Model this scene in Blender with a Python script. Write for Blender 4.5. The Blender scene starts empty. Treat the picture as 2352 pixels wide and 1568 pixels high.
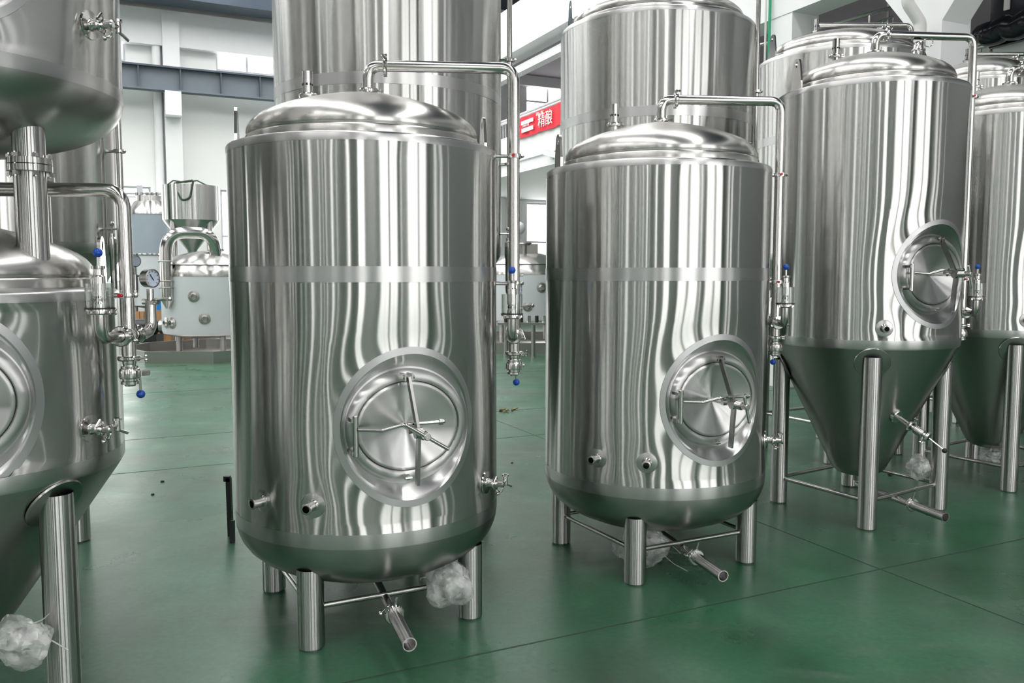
import bpy, bmesh, math, random
from mathutils import Vector, Matrix, noise
from math import sin, cos, pi, radians, sqrt, atan2

# ------------------------------------------------------------------ camera, light, exposure
scene = bpy.context.scene
COL = scene.collection
F_PX, CAM_H = 1900.0, 1.5
PITCH = math.atan((784 - 630) / F_PX)
cam_data = bpy.data.cameras.new('camera')
cam_data.sensor_width = 36.0
cam_data.lens = 36.0 * F_PX / 2352.0
cam_data.clip_end = 200
cam = bpy.data.objects.new('camera', cam_data)
cam.location = (0, 0, CAM_H)
cam.rotation_euler = (pi / 2 - PITCH, 0, 0)
COL.objects.link(cam)
scene.camera = cam

world = bpy.data.worlds.new('world')
scene.world = world
world.use_nodes = True
world.node_tree.nodes['Background'].inputs[0].default_value = (0.85, 0.92, 1.0, 1)
world.node_tree.nodes['Background'].inputs[1].default_value = 1.0

WINDOW_GLOW = 3.6        # daylight behind frosted panes
ROOF_FILL_GLOW = 9.0  # strength of the added roof panels, unseen fill for the hall
scene.view_settings.view_transform = 'Standard'
scene.view_settings.look = 'None'
scene.view_settings.gamma = 1.0
scene.view_settings.use_curve_mapping = False
scene.view_settings.exposure = 0.0
cy = scene.cycles
cy.max_bounces = 6
cy.diffuse_bounces = 3
cy.glossy_bounces = 4
cy.use_adaptive_sampling = True
cy.adaptive_threshold = 0.02
cy.transmission_bounces = 5
cy.transparent_max_bounces = 12
cy.caustics_reflective = True
cy.caustics_refractive = False
cy.sample_clamp_indirect = 6.0
cy.blur_glossy = 0.3
cy.use_denoising = True

# building axes: E1 runs along the tank rows, E2 away from them
E1 = Vector((0.904, 0.427, 0.0)); E2 = Vector((-0.427, 0.904, 0.0)); EZ = Vector((0, 0, 1))
def W(u, s, z=0.0): return E1 * u + E2 * s + EZ * z
ROOM_ANGLE = atan2(0.427, 0.904)
def at(px, py, Y):                        # a photograph pixel at depth Y -> point of the place
    u = (px - 1176) / F_PX; v = -(py - 784) / F_PX
    r = Vector((u, cos(PITCH) + v * sin(PITCH), -sin(PITCH) + v * cos(PITCH)))
    return Vector((0, 0, CAM_H)) + r * (Y / r.y)

# ------------------------------------------------------------------ materials
def new_mat(name):
    m = bpy.data.materials.new(name); m.use_nodes = True
    return m, m.node_tree.nodes, m.node_tree.links, m.node_tree.nodes['Principled BSDF']
def simple(name, col, rough=0.5, metal=0.0, spec=0.5, var=0.0, vscale=6.0):
    m, n, l, b = new_mat(name)
    b.inputs['Base Color'].default_value = (*col, 1)
    b.inputs['Roughness'].default_value = rough
    b.inputs['Metallic'].default_value = metal
    b.inputs['Specular IOR Level'].default_value = spec
    if var:
        t = n.new('ShaderNodeTexCoord'); z = n.new('ShaderNodeTexNoise'); z.inputs['Scale'].default_value = vscale
        z.inputs['Detail'].default_value = 5
        mx = n.new('ShaderNodeMix'); mx.data_type = 'RGBA'; mx.blend_type = 'MIX'
        mx.inputs[6].default_value = (*[c * (1 - var) for c in col], 1)
        mx.inputs[7].default_value = (*[min(1, c * (1 + var)) for c in col], 1)
        l.new(t.outputs['Object'], z.inputs['Vector']); l.new(z.outputs['Fac'], mx.inputs[0]); l.new(mx.outputs[2], b.inputs['Base Color'])
    return m
def steel(name, col, rough, aniso=0.0, grain=0.0, gz=1.0, gxy=60.0, rvar=0.0):
    m, n, l, b = new_mat(name)
    if not aniso:
        b.inputs['Base Color'].default_value = (*col, 1)
        b.inputs['Metallic'].default_value = 1.0
        b.inputs['Roughness'].default_value = rough
    else:
        # fine turned finish: tight around the axis, wide along it
        g = n.new('ShaderNodeBsdfAnisotropic'); g.distribution = 'MULTI_GGX'; g.inputs['Color'].default_value = (*col, 1)
        g.inputs['Roughness'].default_value = rough; g.inputs['Anisotropy'].default_value = aniso
        t = n.new('ShaderNodeTangent'); t.direction_type = 'RADIAL'; t.axis = 'Z'
        l.new(t.outputs[0], g.inputs['Tangent']); l.new(g.outputs[0], n['Material Output'].inputs[0]); n.remove(b); b = g
    tc = n.new('ShaderNodeTexCoord'); mp = n.new('ShaderNodeMapping'); mp.inputs['Scale'].default_value = (gxy, gxy, gz)
    nz = n.new('ShaderNodeTexNoise'); nz.inputs['Scale'].default_value = 1.0; nz.inputs['Detail'].default_value = 4
    l.new(tc.outputs['Object'], mp.inputs['Vector']); l.new(mp.outputs[0], nz.inputs['Vector'])
    if grain:
        bp = n.new('ShaderNodeBump'); bp.inputs['Strength'].default_value = grain; bp.inputs['Distance'].default_value = 0.001
        l.new(nz.outputs['Fac'], bp.inputs['Height']); l.new(bp.outputs[0], b.inputs['Normal'])
    if rvar:
        mr = n.new('ShaderNodeMapRange'); mr.inputs['To Min'].default_value = rough - rvar; mr.inputs['To Max'].default_value = rough + rvar
        l.new(nz.outputs['Fac'], mr.inputs['Value']); l.new(mr.outputs[0], b.inputs['Roughness'])
    return m
def glow(name, col, s):
    m, n, l, b = new_mat(name)
    b.inputs['Base Color'].default_value = (0.8, 0.8, 0.8, 1)
    b.inputs['Emission Color'].default_value = (*col, 1); b.inputs['Emission Strength'].default_value = s
    return m

M = {}
SC = (0.555, 0.555, 0.545)
M['shell'] = steel('brushed_shell_steel', SC, 0.20, 0.82)
M['ring'] = steel('ground_weld_steel', (0.56, 0.56, 0.56), 0.29, 0.5, 0.03, 400, 14)
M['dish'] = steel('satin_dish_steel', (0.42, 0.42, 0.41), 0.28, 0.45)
M['lid'] = steel('polished_lid_steel', (0.60, 0.59, 0.575), 0.26, 0.5)
M['collar'] = steel('ground_collar_steel', (0.52, 0.52, 0.53), 0.36, 0.0, 0.05, 120, 120)
M['door'] = steel('satin_door_steel', (0.58, 0.58, 0.58), 0.30, 0.75)
M['leg'] = steel('leg_tube_steel', (0.54, 0.53, 0.53), 0.25, 0.75)
M['pipe'] = steel('polished_pipe_steel', (0.57, 0.56, 0.545), 0.16)
M['bright'] = steel('bright_fitting_steel', (0.62, 0.61, 0.60), 0.12)
M['dark'] = steel('dark_bar_steel', (0.30, 0.30, 0.29), 0.28)
M['dull'] = steel('dull_bar_steel', (0.45, 0.44, 0.42), 0.30)
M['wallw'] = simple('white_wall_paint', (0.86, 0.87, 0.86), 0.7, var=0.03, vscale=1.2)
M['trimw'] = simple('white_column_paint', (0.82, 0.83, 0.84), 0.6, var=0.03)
M['greyw'] = simple('shaded_mauve_wall', (0.36, 0.34, 0.36), 0.7, var=0.04)  # upstairs wall and ceiling, their shade put into the mauve-grey
M['dimw'] = simple('darkened_unseen_wall', (0.072, 0.075, 0.068), 0.7, var=0.1)  # unseen walls, darkened to deepen the reflections between windows in the steel
M['roof'] = simple('dark_blue_roof_sheet', (0.055, 0.080, 0.11), 0.5)
M['beam'] = simple('blue_grey_beam_paint', (0.15, 0.18, 0.21), 0.5, var=0.06)
M['beamd'] = simple('dark_beam_flange_paint', (0.07, 0.09, 0.12), 0.5)
M['frame'] = simple('grey_window_frame', (0.50, 0.52, 0.55), 0.5)
M['pane'] = glow('daylit_pane', (1.0, 0.985, 0.97), WINDOW_GLOW)
M['roof_fill'] = glow('added_roof_glow', (1.0, 0.985, 0.965), ROOF_FILL_GLOW)
M['blue'] = simple('blue_knob_plastic', (0.005, 0.07, 0.42), 0.25)
M['black'] = simple('black_plastic', (0.012, 0.012, 0.014), 0.35)
M['red'] = simple('red_plug_plastic', (0.5, 0.01, 0.02), 0.4)
M['film'] = simple('blue_white_film', (0.62, 0.66, 0.68), 0.38, 0.0, var=0.08, vscale=2)
M['filmd'] = simple('grey_blue_film', (0.32, 0.38, 0.43), 0.4, 0.1, var=0.10, vscale=2)
M['wood'] = simple('plywood', (0.45, 0.24, 0.11), 0.7, var=0.2, vscale=8)
M['bluebox'] = simple('bright_blue_plastic', (0.01, 0.22, 0.62), 0.4)
M['banner'] = simple('red_banner_cloth', (0.80, 0.035, 0.06), 0.7)
M['ink'] = simple('white_banner_print', (0.85, 0.80, 0.80), 0.7)
M['strap'] = simple('dark_green_strap', (0.03, 0.06, 0.035), 0.8)
M['dial'] = simple('white_blue_dial', (0.55, 0.62, 0.75), 0.3)
M['rail'] = simple('white_rail_paint', (0.7, 0.7, 0.72), 0.4)
M['greenp'] = simple('green_pipe_paint', (0.03, 0.35, 0.18), 0.5)
M['pvc'] = simple('white_drain_plastic', (0.62, 0.62, 0.61), 0.4)
M['blackpanel'] = simple('black_glossy_panel', (0.012, 0.012, 0.02), 0.15)
M['gasket'] = simple('dark_rubber', (0.02, 0.02, 0.02), 0.6)

def mat_cup():
    m, n, l, b = new_mat('clear_plastic_cup')
    out = n['Material Output']
    tr = n.new('ShaderNodeBsdfTransparent'); tr.inputs[0].default_value = (0.90, 0.92, 0.91, 1)
    gl = n.new('ShaderNodeBsdfGlossy'); gl.inputs['Roughness'].default_value = 0.06
    lw = n.new('ShaderNodeLayerWeight'); lw.inputs[0].default_value = 0.25
    mr = n.new('ShaderNodeMapRange'); mr.inputs['To Min'].default_value = 0.08; mr.inputs['To Max'].default_value = 0.75
    mx = n.new('ShaderNodeMixShader')
    l.new(lw.outputs['Facing'], mr.inputs['Value']); l.new(mr.outputs[0], mx.inputs[0])
    l.new(tr.outputs[0], mx.inputs[1]); l.new(gl.outputs[0], mx.inputs[2]); l.new(mx.outputs[0], out.inputs[0])
    return m
M['cup'] = mat_cup()
def mat_bag():
    m, n, l, b = new_mat('crumpled_clear_plastic')
    out = n['Material Output']
    b.inputs['Base Color'].default_value = (0.72, 0.73, 0.72, 1); b.inputs['Roughness'].default_value = 0.18
    b.inputs['Specular IOR Level'].default_value = 1.0
    tc = n.new('ShaderNodeTexCoord'); v = n.new('ShaderNodeTexVoronoi'); v.inputs['Scale'].default_value = 18; v.feature = 'DISTANCE_TO_EDGE'
    bp = n.new('ShaderNodeBump'); bp.inputs['Strength'].default_value = 0.9; bp.inputs['Distance'].default_value = 0.012
    l.new(tc.outputs['Object'], v.inputs['Vector']); l.new(v.outputs['Distance'], bp.inputs['Height']); l.new(bp.outputs[0], b.inputs['Normal'])
    tr = n.new('ShaderNodeBsdfTransparent'); tr.inputs[0].default_value = (0.93, 0.94, 0.94, 1)
    nz = n.new('ShaderNodeTexNoise'); nz.inputs['Scale'].default_value = 14
    mr = n.new('ShaderNodeMapRange'); mr.inputs['From Min'].default_value = 0.3; mr.inputs['From Max'].default_value = 0.7
    mr.inputs['To Min'].default_value = 0.12; mr.inputs['To Max'].default_value = 0.72
    mx = n.new('ShaderNodeMixShader')
    l.new(tc.outputs['Object'], nz.inputs['Vector']); l.new(nz.outputs['Fac'], mr.inputs['Value']); l.new(mr.outputs[0], mx.inputs[0])
    l.new(tr.outputs[0], mx.inputs[1]); l.new(b.outputs[0], mx.inputs[2]); l.new(mx.outputs[0], out.inputs[0])
    return m
M['bag'] = mat_bag()
def mat_floor():
    m, n, l, b = new_mat('green_epoxy_floor')
    tc = n.new('ShaderNodeTexCoord')
    def nz(scale, det, sc=(1, 1, 1), rot=0.0, dist=0.0):
        mp = n.new('ShaderNodeMapping'); mp.inputs['Scale'].default_value = sc; mp.inputs['Rotation'].default_value = (0, 0, rot)
        t = n.new('ShaderNodeTexNoise'); t.inputs['Scale'].default_value = scale; t.inputs['Detail'].default_value = det
        t.inputs['Distortion'].default_value = dist
        l.new(tc.outputs['Object'], mp.inputs['Vector']); l.new(mp.outputs[0], t.inputs['Vector']); return t.outputs['Fac']
    def ramp(src, pts):
        r = n.new('ShaderNodeValToRGB'); e = r.color_ramp.elements
        e[0].position, e[0].color = pts[0][0], (*pts[0][1], 1); e[1].position, e[1].color = pts[-1][0], (*pts[-1][1], 1)
        for p, c in pts[1:-1]:
            q = e.new(p); q.color = (*c, 1)
        l.new(src, r.inputs[0]); return r.outputs[0]
    def mix(fac, a, c, mode='MIX', f=None):
        x = n.new('ShaderNodeMix'); x.data_type = 'RGBA'; x.blend_type = mode
        if fac is not None: l.new(fac, x.inputs[0])
        else: x.inputs[0].default_value = f
        l.new(a, x.inputs[6])
        if isinstance(c, tuple): x.inputs[7].default_value = (*c, 1)
        else: l.new(c, x.inputs[7])
        return x.outputs[2]
    base = ramp(nz(0.9, 6, dist=0.6), [(0.3, (0.020, 0.096, 0.044)), (0.5, (0.031, 0.122, 0.062)), (0.72, (0.055, 0.150, 0.090))])
    grime = ramp(nz(0.8, 9, (1, 1.7, 1), 0.5, 0.3), [(0.42, (0, 0, 0)), (0.74, (1, 1, 1))])
    c1 = mix(grime, base, (0.055, 0.098, 0.066))
    scuff = ramp(nz(3.2, 9, (0.35, 1.6, 1), 0.9, 0.8), [(0.60, (0, 0, 0)), (0.80, (1, 1, 1))])
    sm = n.new('ShaderNodeMath'); sm.operation = 'MULTIPLY'; sm.inputs[1].default_value = 0.45
    l.new(scuff, sm.inputs[0])
    c2 = mix(sm.outputs[0], c1, (0.14, 0.19, 0.155))
    fine = ramp(nz(38, 3), [(0.35, (0.86, 0.86, 0.86)), (0.65, (1.08, 1.08, 1.08))])
    stain = ramp(nz(2.6, 9, (1, 0.7, 1), 0.2, 0.25), [(0.28, (0.66, 0.70, 0.66)), (0.50, (1, 1, 1)), (0.60, (1, 1, 1)), (0.76, (1.5, 1.35, 1.35))])
    c25 = mix(None, c2, stain, 'MULTIPLY', 1.0)
    c3 = mix(None, c25, fine, 'MULTIPLY', 1.0)
    l.new(c3, b.inputs['Base Color'])
    mr = n.new('ShaderNodeMapRange'); mr.inputs['To Min'].default_value = 0.16; mr.inputs['To Max'].default_value = 0.46
    l.new(nz(1.8, 9, dist=0.2), mr.inputs['Value']); l.new(mr.outputs[0], b.inputs['Roughness'])
    bp = n.new('ShaderNodeBump'); bp.inputs['Strength'].default_value = 0.25; bp.inputs['Distance'].default_value = 0.004
    l.new(nz(9, 3), bp.inputs['Height']); l.new(bp.outputs[0], b.inputs['Normal'])
    return m
M['floor'] = mat_floor()
M['joint'] = simple('floor_joint_filler', (0.022, 0.05, 0.035), 0.6)

# ------------------------------------------------------------------ mesh helpers
class MB:
    def __init__(s): s.v = []; s.f = []
    def add(s, vs, fs):
        o = len(s.v); s.v += [Vector(p) for p in vs]; s.f += [tuple(i + o for i in f) for f in fs]; return s
    def box(s, c, size, rot=None):
        c = Vector(c); hx, hy, hz = [k / 2 for k in size]
        vs = [Vector((x, y, z)) for x in (-hx, hx) for y in (-hy, hy) for z in (-hz, hz)]
        if rot is not None: vs = [rot @ q for q in vs]
        return s.add([c + q for q in vs], [(0, 1, 3, 2), (4, 6, 7, 5), (0, 4, 5, 1), (2, 3, 7, 6), (0, 2, 6, 4), (1, 5, 7, 3)])
    def wbox(s, u0, u1, s0, s1, z0, z1):     # box along the building axes
        vs = [W(u, t, z) for u in (u0, u1) for t in (s0, s1) for z in (z0, z1)]
        return s.add(vs, [(0, 1, 3, 2), (4, 6, 7, 5), (0, 4, 5, 1), (2, 3, 7, 6), (0, 2, 6, 4), (1, 5, 7, 3)])
    def lathe(s, prof, seg=48, c=(0, 0, 0), close=False):
        c = Vector(c); vs = []; fs = []
        for r, z in prof:
            for k in range(seg):
                a = 2 * pi * k / seg; vs.append(c + Vector((max(r, 1e-5) * cos(a), max(r, 1e-5) * sin(a), z)))
        m = len(prof)
        for i in range(m if close else m - 1):
            j = (i + 1) % m
            for k in range(seg):
                k2 = (k + 1) % seg; fs.append((i * seg + k, i * seg + k2, j * seg + k2, j * seg + k))
        return s.add(vs, fs)
    def alathe(s, prof, p0, axis, seg=20, close=False):   # lathe about an arbitrary axis
        axis = Vector(axis).normalized(); q = EZ.rotation_difference(axis); p0 = Vector(p0)
        t = MB().lathe(prof, seg, close=close)
        return s.add([p0 + q @ v for v in t.v], t.f)
    def cyl(s, p0, p1, r, seg=16, r1=None, bev=0.0):
        p0 = Vector(p0); p1 = Vector(p1); L = (p1 - p0).length; r1 = r if r1 is None else r1
        pr = [(0, 0), (r - bev, 0), (r, bev), (r1, L - bev), (r1 - bev, L), (0, L)] if bev else [(0, 0), (r, 0), (r1, L), (0, L)]
        return s.alathe(pr, p0, p1 - p0, seg)
    def ball(s, c, r, seg=16):
        n = seg // 2; return s.lathe([(r * sin(pi * i / n), -r * cos(pi * i / n)) for i in range(n + 1)], seg, c)
    def tube(s, pts, r, seg=14, hollow=0.0, rs=None):
        pts = [Vector(p) for p in pts]; n = len(pts); up = None; rings = []
        for i, p in enumerate(pts):
            d = ((pts[i + 1] - p) if i == 0 else (p - pts[i - 1]) if i == n - 1 else ((pts[i + 1] - p).normalized() + (p - pts[i - 1]).normalized())).normalized()
            if up is None: up = d.orthogonal().normalized()
            else: up = (up - d * up.dot(d)).normalized()
            b = d.cross(up); rr = rs[i] if rs else r
            rings.append([p + (up * cos(2 * pi * k / seg) + b * sin(2 * pi * k / seg)) * rr for k in range(seg)])
        vs = [q for g in rings for q in g]; fs = []
        for i in range(n - 1):
            for k in range(seg):
                k2 = (k + 1) % seg; fs.append((i * seg + k, i * seg + k2, (i + 1) * seg + k2, (i + 1) * seg + k))
        if hollow:
            e = (pts[-1] - pts[-2]).normalized(); o = len(vs)
            vs += [pts[-1] + (q - pts[-1]) * hollow for q in rings[-1]]
            vs += [pts[-1] - e * r * 2.5 + (q - pts[-1]) * hollow for q in rings[-1]]
            for k in range(seg):
                k2 = (k + 1) % seg
                fs.append(((n - 1) * seg + k, (n - 1) * seg + k2, o + k2, o + k)); fs.append((o + k, o + k2, o + seg + k2, o + seg + k))
            fs.append(tuple(o + seg + k for k in range(seg)))
        else: fs.append(tuple((n - 1) * seg + k for k in range(seg)))
        fs.append(tuple(reversed(range(seg))))
        return s.add(vs, fs)
    def torus(s, c, axis, R, r, seg=24, sg=8):
        return s.alathe([(R + r * cos(2 * pi * k / sg), r * sin(2 * pi * k / sg)) for k in range(sg)], c, axis, seg, close=True)
    def beam(s, p0, p1, side, w, h):         # bar of rectangular section; side = direction of width w
        p0 = Vector(p0); p1 = Vector(p1); d = (p1 - p0).normalized(); a = Vector(side); a = (a - d * a.dot(d)).normalized(); b = d.cross(a)
        vs = [p + a * (w / 2) * i + b * (h / 2) * j for p in (p0, p1) for i in (-1, 1) for j in (-1, 1)]
        return s.add(vs, [(0, 1, 3, 2), (4, 6, 7, 5), (0, 4, 5, 1), (2, 3, 7, 6), (0, 2, 6, 4), (1, 5, 7, 3)])
    def build(s, name, mat, parent=None, sharp=32, mw=None):
        me = bpy.data.meshes.new(name); me.from_pydata([tuple(v) for v in s.v], [], s.f)
        bm = bmesh.new(); bm.from_mesh(me); bmesh.ops.remove_doubles(bm, verts=bm.verts, dist=2e-6)
        bmesh.ops.recalc_face_normals(bm, faces=bm.faces); bm.to_mesh(me); bm.free()
        me.materials.append(M[mat] if isinstance(mat, str) else mat)
        me.shade_smooth(); me.set_sharp_from_angle(angle=radians(sharp)); me.update()
        o = bpy.data.objects.new(name, me); COL.objects.link(o)
        if mw is not None: o.matrix_basis = mw
        if parent is not None: o.parent = parent
        return o
def bend(pts, rad, n=6):                     # round the corners of a polyline
    pts = [Vector(p) for p in pts]; out = [pts[0]]
    for i in range(1, len(pts) - 1):
        a = (pts[i - 1] - pts[i]).normalized(); b = (pts[i + 1] - pts[i]).normalized()
        ang = a.angle(b); t = rad / math.tan(ang / 2)
        t = min(t, (pts[i - 1] - pts[i]).length * 0.49, (pts[i + 1] - pts[i]).length * 0.49)
        p, q = pts[i] + a * t, pts[i] + b * t
        for k in range(n + 1):
            f = k / n; out.append(p * (1 - f) ** 2 + pts[i] * 2 * f * (1 - f) + q * f * f)
    out.append(pts[-1]); return out
def tag(o, label=None, cat=None, group=None, kind=None):
    if label: o['label'] = label
    if cat: o['category'] = cat
    if group: o['group'] = group
    if kind: o['kind'] = kind
    return o
def thing(name, loc, label, cat, group=None):
    o = bpy.data.objects.new(name, None); o.location = loc; o.empty_display_size = 0.1; COL.objects.link(o)
    return tag(o, label, cat, group)
def copy_tree(o, parent=None):
    c = o.copy(); COL.objects.link(c)
    if parent is not None: c.parent = parent
    for ch in list(o.children): copy_tree(ch, c)
    return c
def D(az): a = radians(az); return Vector((sin(a), -cos(a), 0))      # outward direction; 0 faces -Y, + turns to +X

# ------------------------------------------------------------------ the setting
def struct(mb, name, mat, sharp=30): return tag(mb.build(name, mat, sharp=sharp), kind='structure')
ZC = 9.2
fl = struct(MB().wbox(-17, 16, -11, 24, -0.2, 0.0), 'floor', 'floor')
ce = struct(MB().wbox(-17, 16, -11, 24, ZC, ZC + 0.2), 'ceiling', 'roof')
# joints cut in the slab, thin filled strips
jm = MB()
for u in (-2.6, 3.46, 9.5): jm.wbox(u - 0.004, u + 0.004, -10, 23.4, 0.0, 0.0012)
for s_ in (-1.0, 2.92, 6.83, 8.2, 11.4, 14.6, 17.8): jm.wbox(-16, 15, s_ - 0.004, s_ + 0.004, 0.0, 0.0013)
j = jm.build('expansion_joint', 'joint'); j.parent = fl; tag(j, kind='stuff')

def wall_open(fixed, a0, a1, z0, z1, openings, axis, th=0.3):
    """wall with rectangular openings; axis 'u': runs along u at s=fixed; 's': runs along s at u=fixed"""
    mb = MB(); cuts = sorted({a0, a1, *[o[0] for o in openings], *[o[1] for o in openings]})
    for i in range(len(cuts) - 1):
        m_ = (cuts[i] + cuts[i + 1]) / 2; zs = [z0]
        for o in sorted([o for o in openings if o[0] <= m_ <= o[1]], key=lambda q: q[2]): zs += [o[2], o[3]]
        zs.append(z1)
        for k in range(0, len(zs), 2):
            if zs[k + 1] - zs[k] > 1e-4:
                if axis == 'u': mb.wbox(cuts[i], cuts[i + 1], fixed, fixed + th, zs[k], zs[k + 1])
                else: mb.wbox(fixed, fixed + th, cuts[i], cuts[i + 1], zs[k], zs[k + 1])
    return mb
WIN = [0]
def window(fixed, a0, a1, z0, z1, axis, nv, nh, th=0.3, fr=0.05):
    WIN[0] += 1; mb = MB(); mid = fixed + th * 0.5
    def bx(p0, p1, q0, q1, d=0.03):
        if axis == 'u': mb.wbox(p0, p1, mid - d, mid + d, q0, q1)
        else: mb.wbox(mid - d, mid + d, p0, p1, q0, q1)
    bx(a0, a0 + fr, z0, z1); bx(a1 - fr, a1, z0, z1); bx(a0, a1, z0, z0 + fr, 0.035); bx(a0, a1, z1 - fr, z1, 0.035)
    for k in range(1, nv): x = a0 + (a1 - a0) * k / nv; bx(x - fr / 2, x + fr / 2, z0, z1, 0.028)
    for k in range(1, nh): z = z0 + (z1 - z0) * k / nh; bx(a0, a1, z - fr / 2, z + fr / 2, 0.026)
    f = struct(mb, 'window_%d' % WIN[0], 'frame')
    d = 0.004
    for i in range(nv):
        for k in range(nh):
            x0 = a0 + (a1 - a0) * i / nv + fr / 2; x1 = a0 + (a1 - a0) * (i + 1) / nv - fr / 2
            y0 = z0 + (z1 - z0) * k / nh + fr / 2; y1 = z0 + (z1 - z0) * (k + 1) / nh - fr / 2
            pm = MB()
            if axis == 'u': pm.wbox(x0, x1, mid - d, mid + d, y0, y1)
            else: pm.wbox(mid - d, mid + d, x0, x1, y0, y1)
            p = pm.build('pane', 'pane'); p.parent = f
SA = 22.6                                    # far wall
def on_far(px, py):                          # pixel -> (u, z) on the far wall plane
    a = at(px, py, 1.0); d = a - Vector((0, 0, CAM_H)); t = SA / d.dot(E2); p = Vector((0, 0, CAM_H)) + d * t
    return p.dot(E1), p.z
up_z0, up_z1 = 6.12, 7.27
openA = []
du = 4.388
pier = on_far(398, 200)[0]
for k in range(-3, 3):
    a = 2.387 + du * k
    openA.append((a, a + 2.3, up_z0, up_z1))
for k in range(-3, 3):
    a = 2.40 + du * k
    openA.append((a, a + 2.75, 1.3, 3.67))
struct(wall_open(SA, -17, 16, 0, ZC, openA, 'u'), 'wall_back', 'wallw')
for i, o in enumerate(openA): window(SA, *o, 'u', 3 if i < 6 else 2, 2, fr=0.05)
# opposite wall behind the photographer: tall openings between piers
SF = -8.5
openF = [(-15.2, -14.6, 0.6, 6.5), (-13.1, -12.7, 0.6, 6.5), (-11.6, -11.2, 0.6, 6.5), (-9.7, -9.0, 0.6, 6.5), (-8.2, -7.95, 0.6, 6.5), (-6.1, -5.5, 0.6, 6.5),
         (-3.7, -2.4, 0.3, 6.8), (0.0, 1.7, 0.3, 6.8), (1.95, 3.5, 0.3, 6.8), (4.15, 4.35, 0.6, 6.5), (5.4, 7.3, 0.3, 6.8), (7.6, 9.5, 0.3, 6.8), (11.9, 12.7, 0.6, 6.5)]
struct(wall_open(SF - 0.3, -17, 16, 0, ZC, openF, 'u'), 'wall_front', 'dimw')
for o in openF: window(SF - 0.3, *o, 'u', 1 if o[1] - o[0] < 1 else 2, 4, fr=0.04)
openL = [(-7.2, -6.2, 1.0, 6.0), (-4.6, -4.35, 1.0, 6.0), (-3.3, -3.1, 1.0, 6.0), (-1.6, -1.35, 1.0, 6.0), (-0.6, -0.3, 1.0, 6.0), (0.4, 0.7, 1.0, 6.0), (3.0, 3.5, 1.0, 6.0), (8, 10.4, 1.0, 6.0), (14, 16.4, 1.0, 6.0)]
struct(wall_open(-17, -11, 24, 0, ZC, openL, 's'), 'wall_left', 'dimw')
for o in openL: window(-17, *o, 's', 2 if o[1] - o[0] > 1 else 1, 3, fr=0.04)
openR = [(-8.3, -7.2, 0.8, 3.1), (-5.0, -4.7, 0.8, 3.1)]
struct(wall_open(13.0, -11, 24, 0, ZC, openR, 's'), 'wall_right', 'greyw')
for o in openR: window(13.0, *o, 's', 1, 2)
# glowing roof panels out of view, added to light the hall
for k, u in enumerate((-11.5, -6.2, -0.9, 4.2)):
    p = MB().wbox(u, u + 1.1, -9, 21, ZC - 0.02, ZC - 0.005).build('added_roof_panel', 'roof_fill'); p.parent = ce
for k, u in enumerate((-9.0, -3.6, 1.7, 6.4)):  # further panels added to brighten the far wall
    p = MB().wbox(u, u + 1.1, 11, 21.5, ZC - 0.02, ZC - 0.005).build('added_roof_panel', 'roof_fill'); p.parent = ce
# roof girders along E1 and E2
rb = MB()
for s_ in (-6, 0, 6.2, 12, 17.5):
    rb.wbox(-17, 8, s_ - 0.12, s_ + 0.12, ZC - 0.75, ZC - 0.70); rb.wbox(-17, 8, s_ - 0.02, s_ + 0.02, ZC - 0.75, ZC); rb.wbox(-17, 8, s_ - 0.12, s_ + 0.12, ZC - 0.08, ZC)
struct(rb, 'trim_1', 'roof')
# edge girder in front of the far wall (top left of the picture)
ga = on_far(300, 30); gb = on_far(300, 150); gc = on_far(300, 206)
struct(MB().wbox(-17, 8, SA - 1.2, SA - 0.5, on_far(300, 8)[1] - 0.1, ZC), 'trim_2', 'roof')
# concrete ledge + piers of the far wall
struct(MB().wbox(-17, 16, SA - 0.25, SA, ga[1] - 0.75, ga[1] + 0.1), 'trim_3', 'trimw')
n_t = 4
p0 = on_far(378, 300)[0]; p1 = on_far(416, 300)[0]
for k in range(-1, 4):
    a = p0 + k * du
    struct(MB().wbox(a, a + (p1 - p0), SA - 0.35, SA, 0, ga[1]), 'trim_%d' % n_t, 'trimw'); n_t += 1
    struct(MB().wbox(a, a + (p1 - p0) * 0.95, SA - 0.75, SA - 0.35, on_far(400, 276)[1], gc[1] * 0.985), 'trim_%d' % n_t, 'trimw'); n_t += 1
# crane rail girder: top flange, web, bottom flange, stiffeners
cr = thing('crane_rail_girder', W(-16, SA - 0.6, 0), 'long blue-grey steel girder running along the white far wall, below the upper windows', 'girder')
inv = Matrix.Translation(-cr.location)
def wpart(mb, name, mat, parent):
    o = mb.build(name, mat); o.matrix_basis = Matrix.Translation(-parent.location); o.parent = parent; return o
g1, g0 = gb[1] * 0.985, gc[1] * 0.985
wpart(MB().wbox(-16.5, 7.7, SA - 0.62, SA - 0.58, g0, g1), 'web', 'beam', cr)
wpart(MB().wbox(-16.5, 7.7, SA - 0.76, SA - 0.44, g1 - 0.04, g1), 'top_flange', 'beamd', cr)
wpart(MB().wbox(-16.5, 7.7, SA - 0.74, SA - 0.46, g0, g0 + 0.03), 'bottom_flange', 'beam', cr)
k = -16.2
while k < 7.6:
    wpart(MB().wbox(k, k + 0.03, SA - 0.74, SA - 0.46, g0 + 0.03, g1 - 0.04), 'stiffener', 'beamd', cr); k += 0.93
# downpipe on the far wall
dp = MB(); ud = on_far(364, 300)[0]
dp.cyl(W(ud, SA - 0.12, 0), W(ud, SA - 0.12, ga[1] - 0.6), 0.10, 12)
dpo = dp.build('downpipe', 'trimw'); tag(dpo, 'wide white downpipe running up the white far wall left of the pier', 'pipe')

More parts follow.
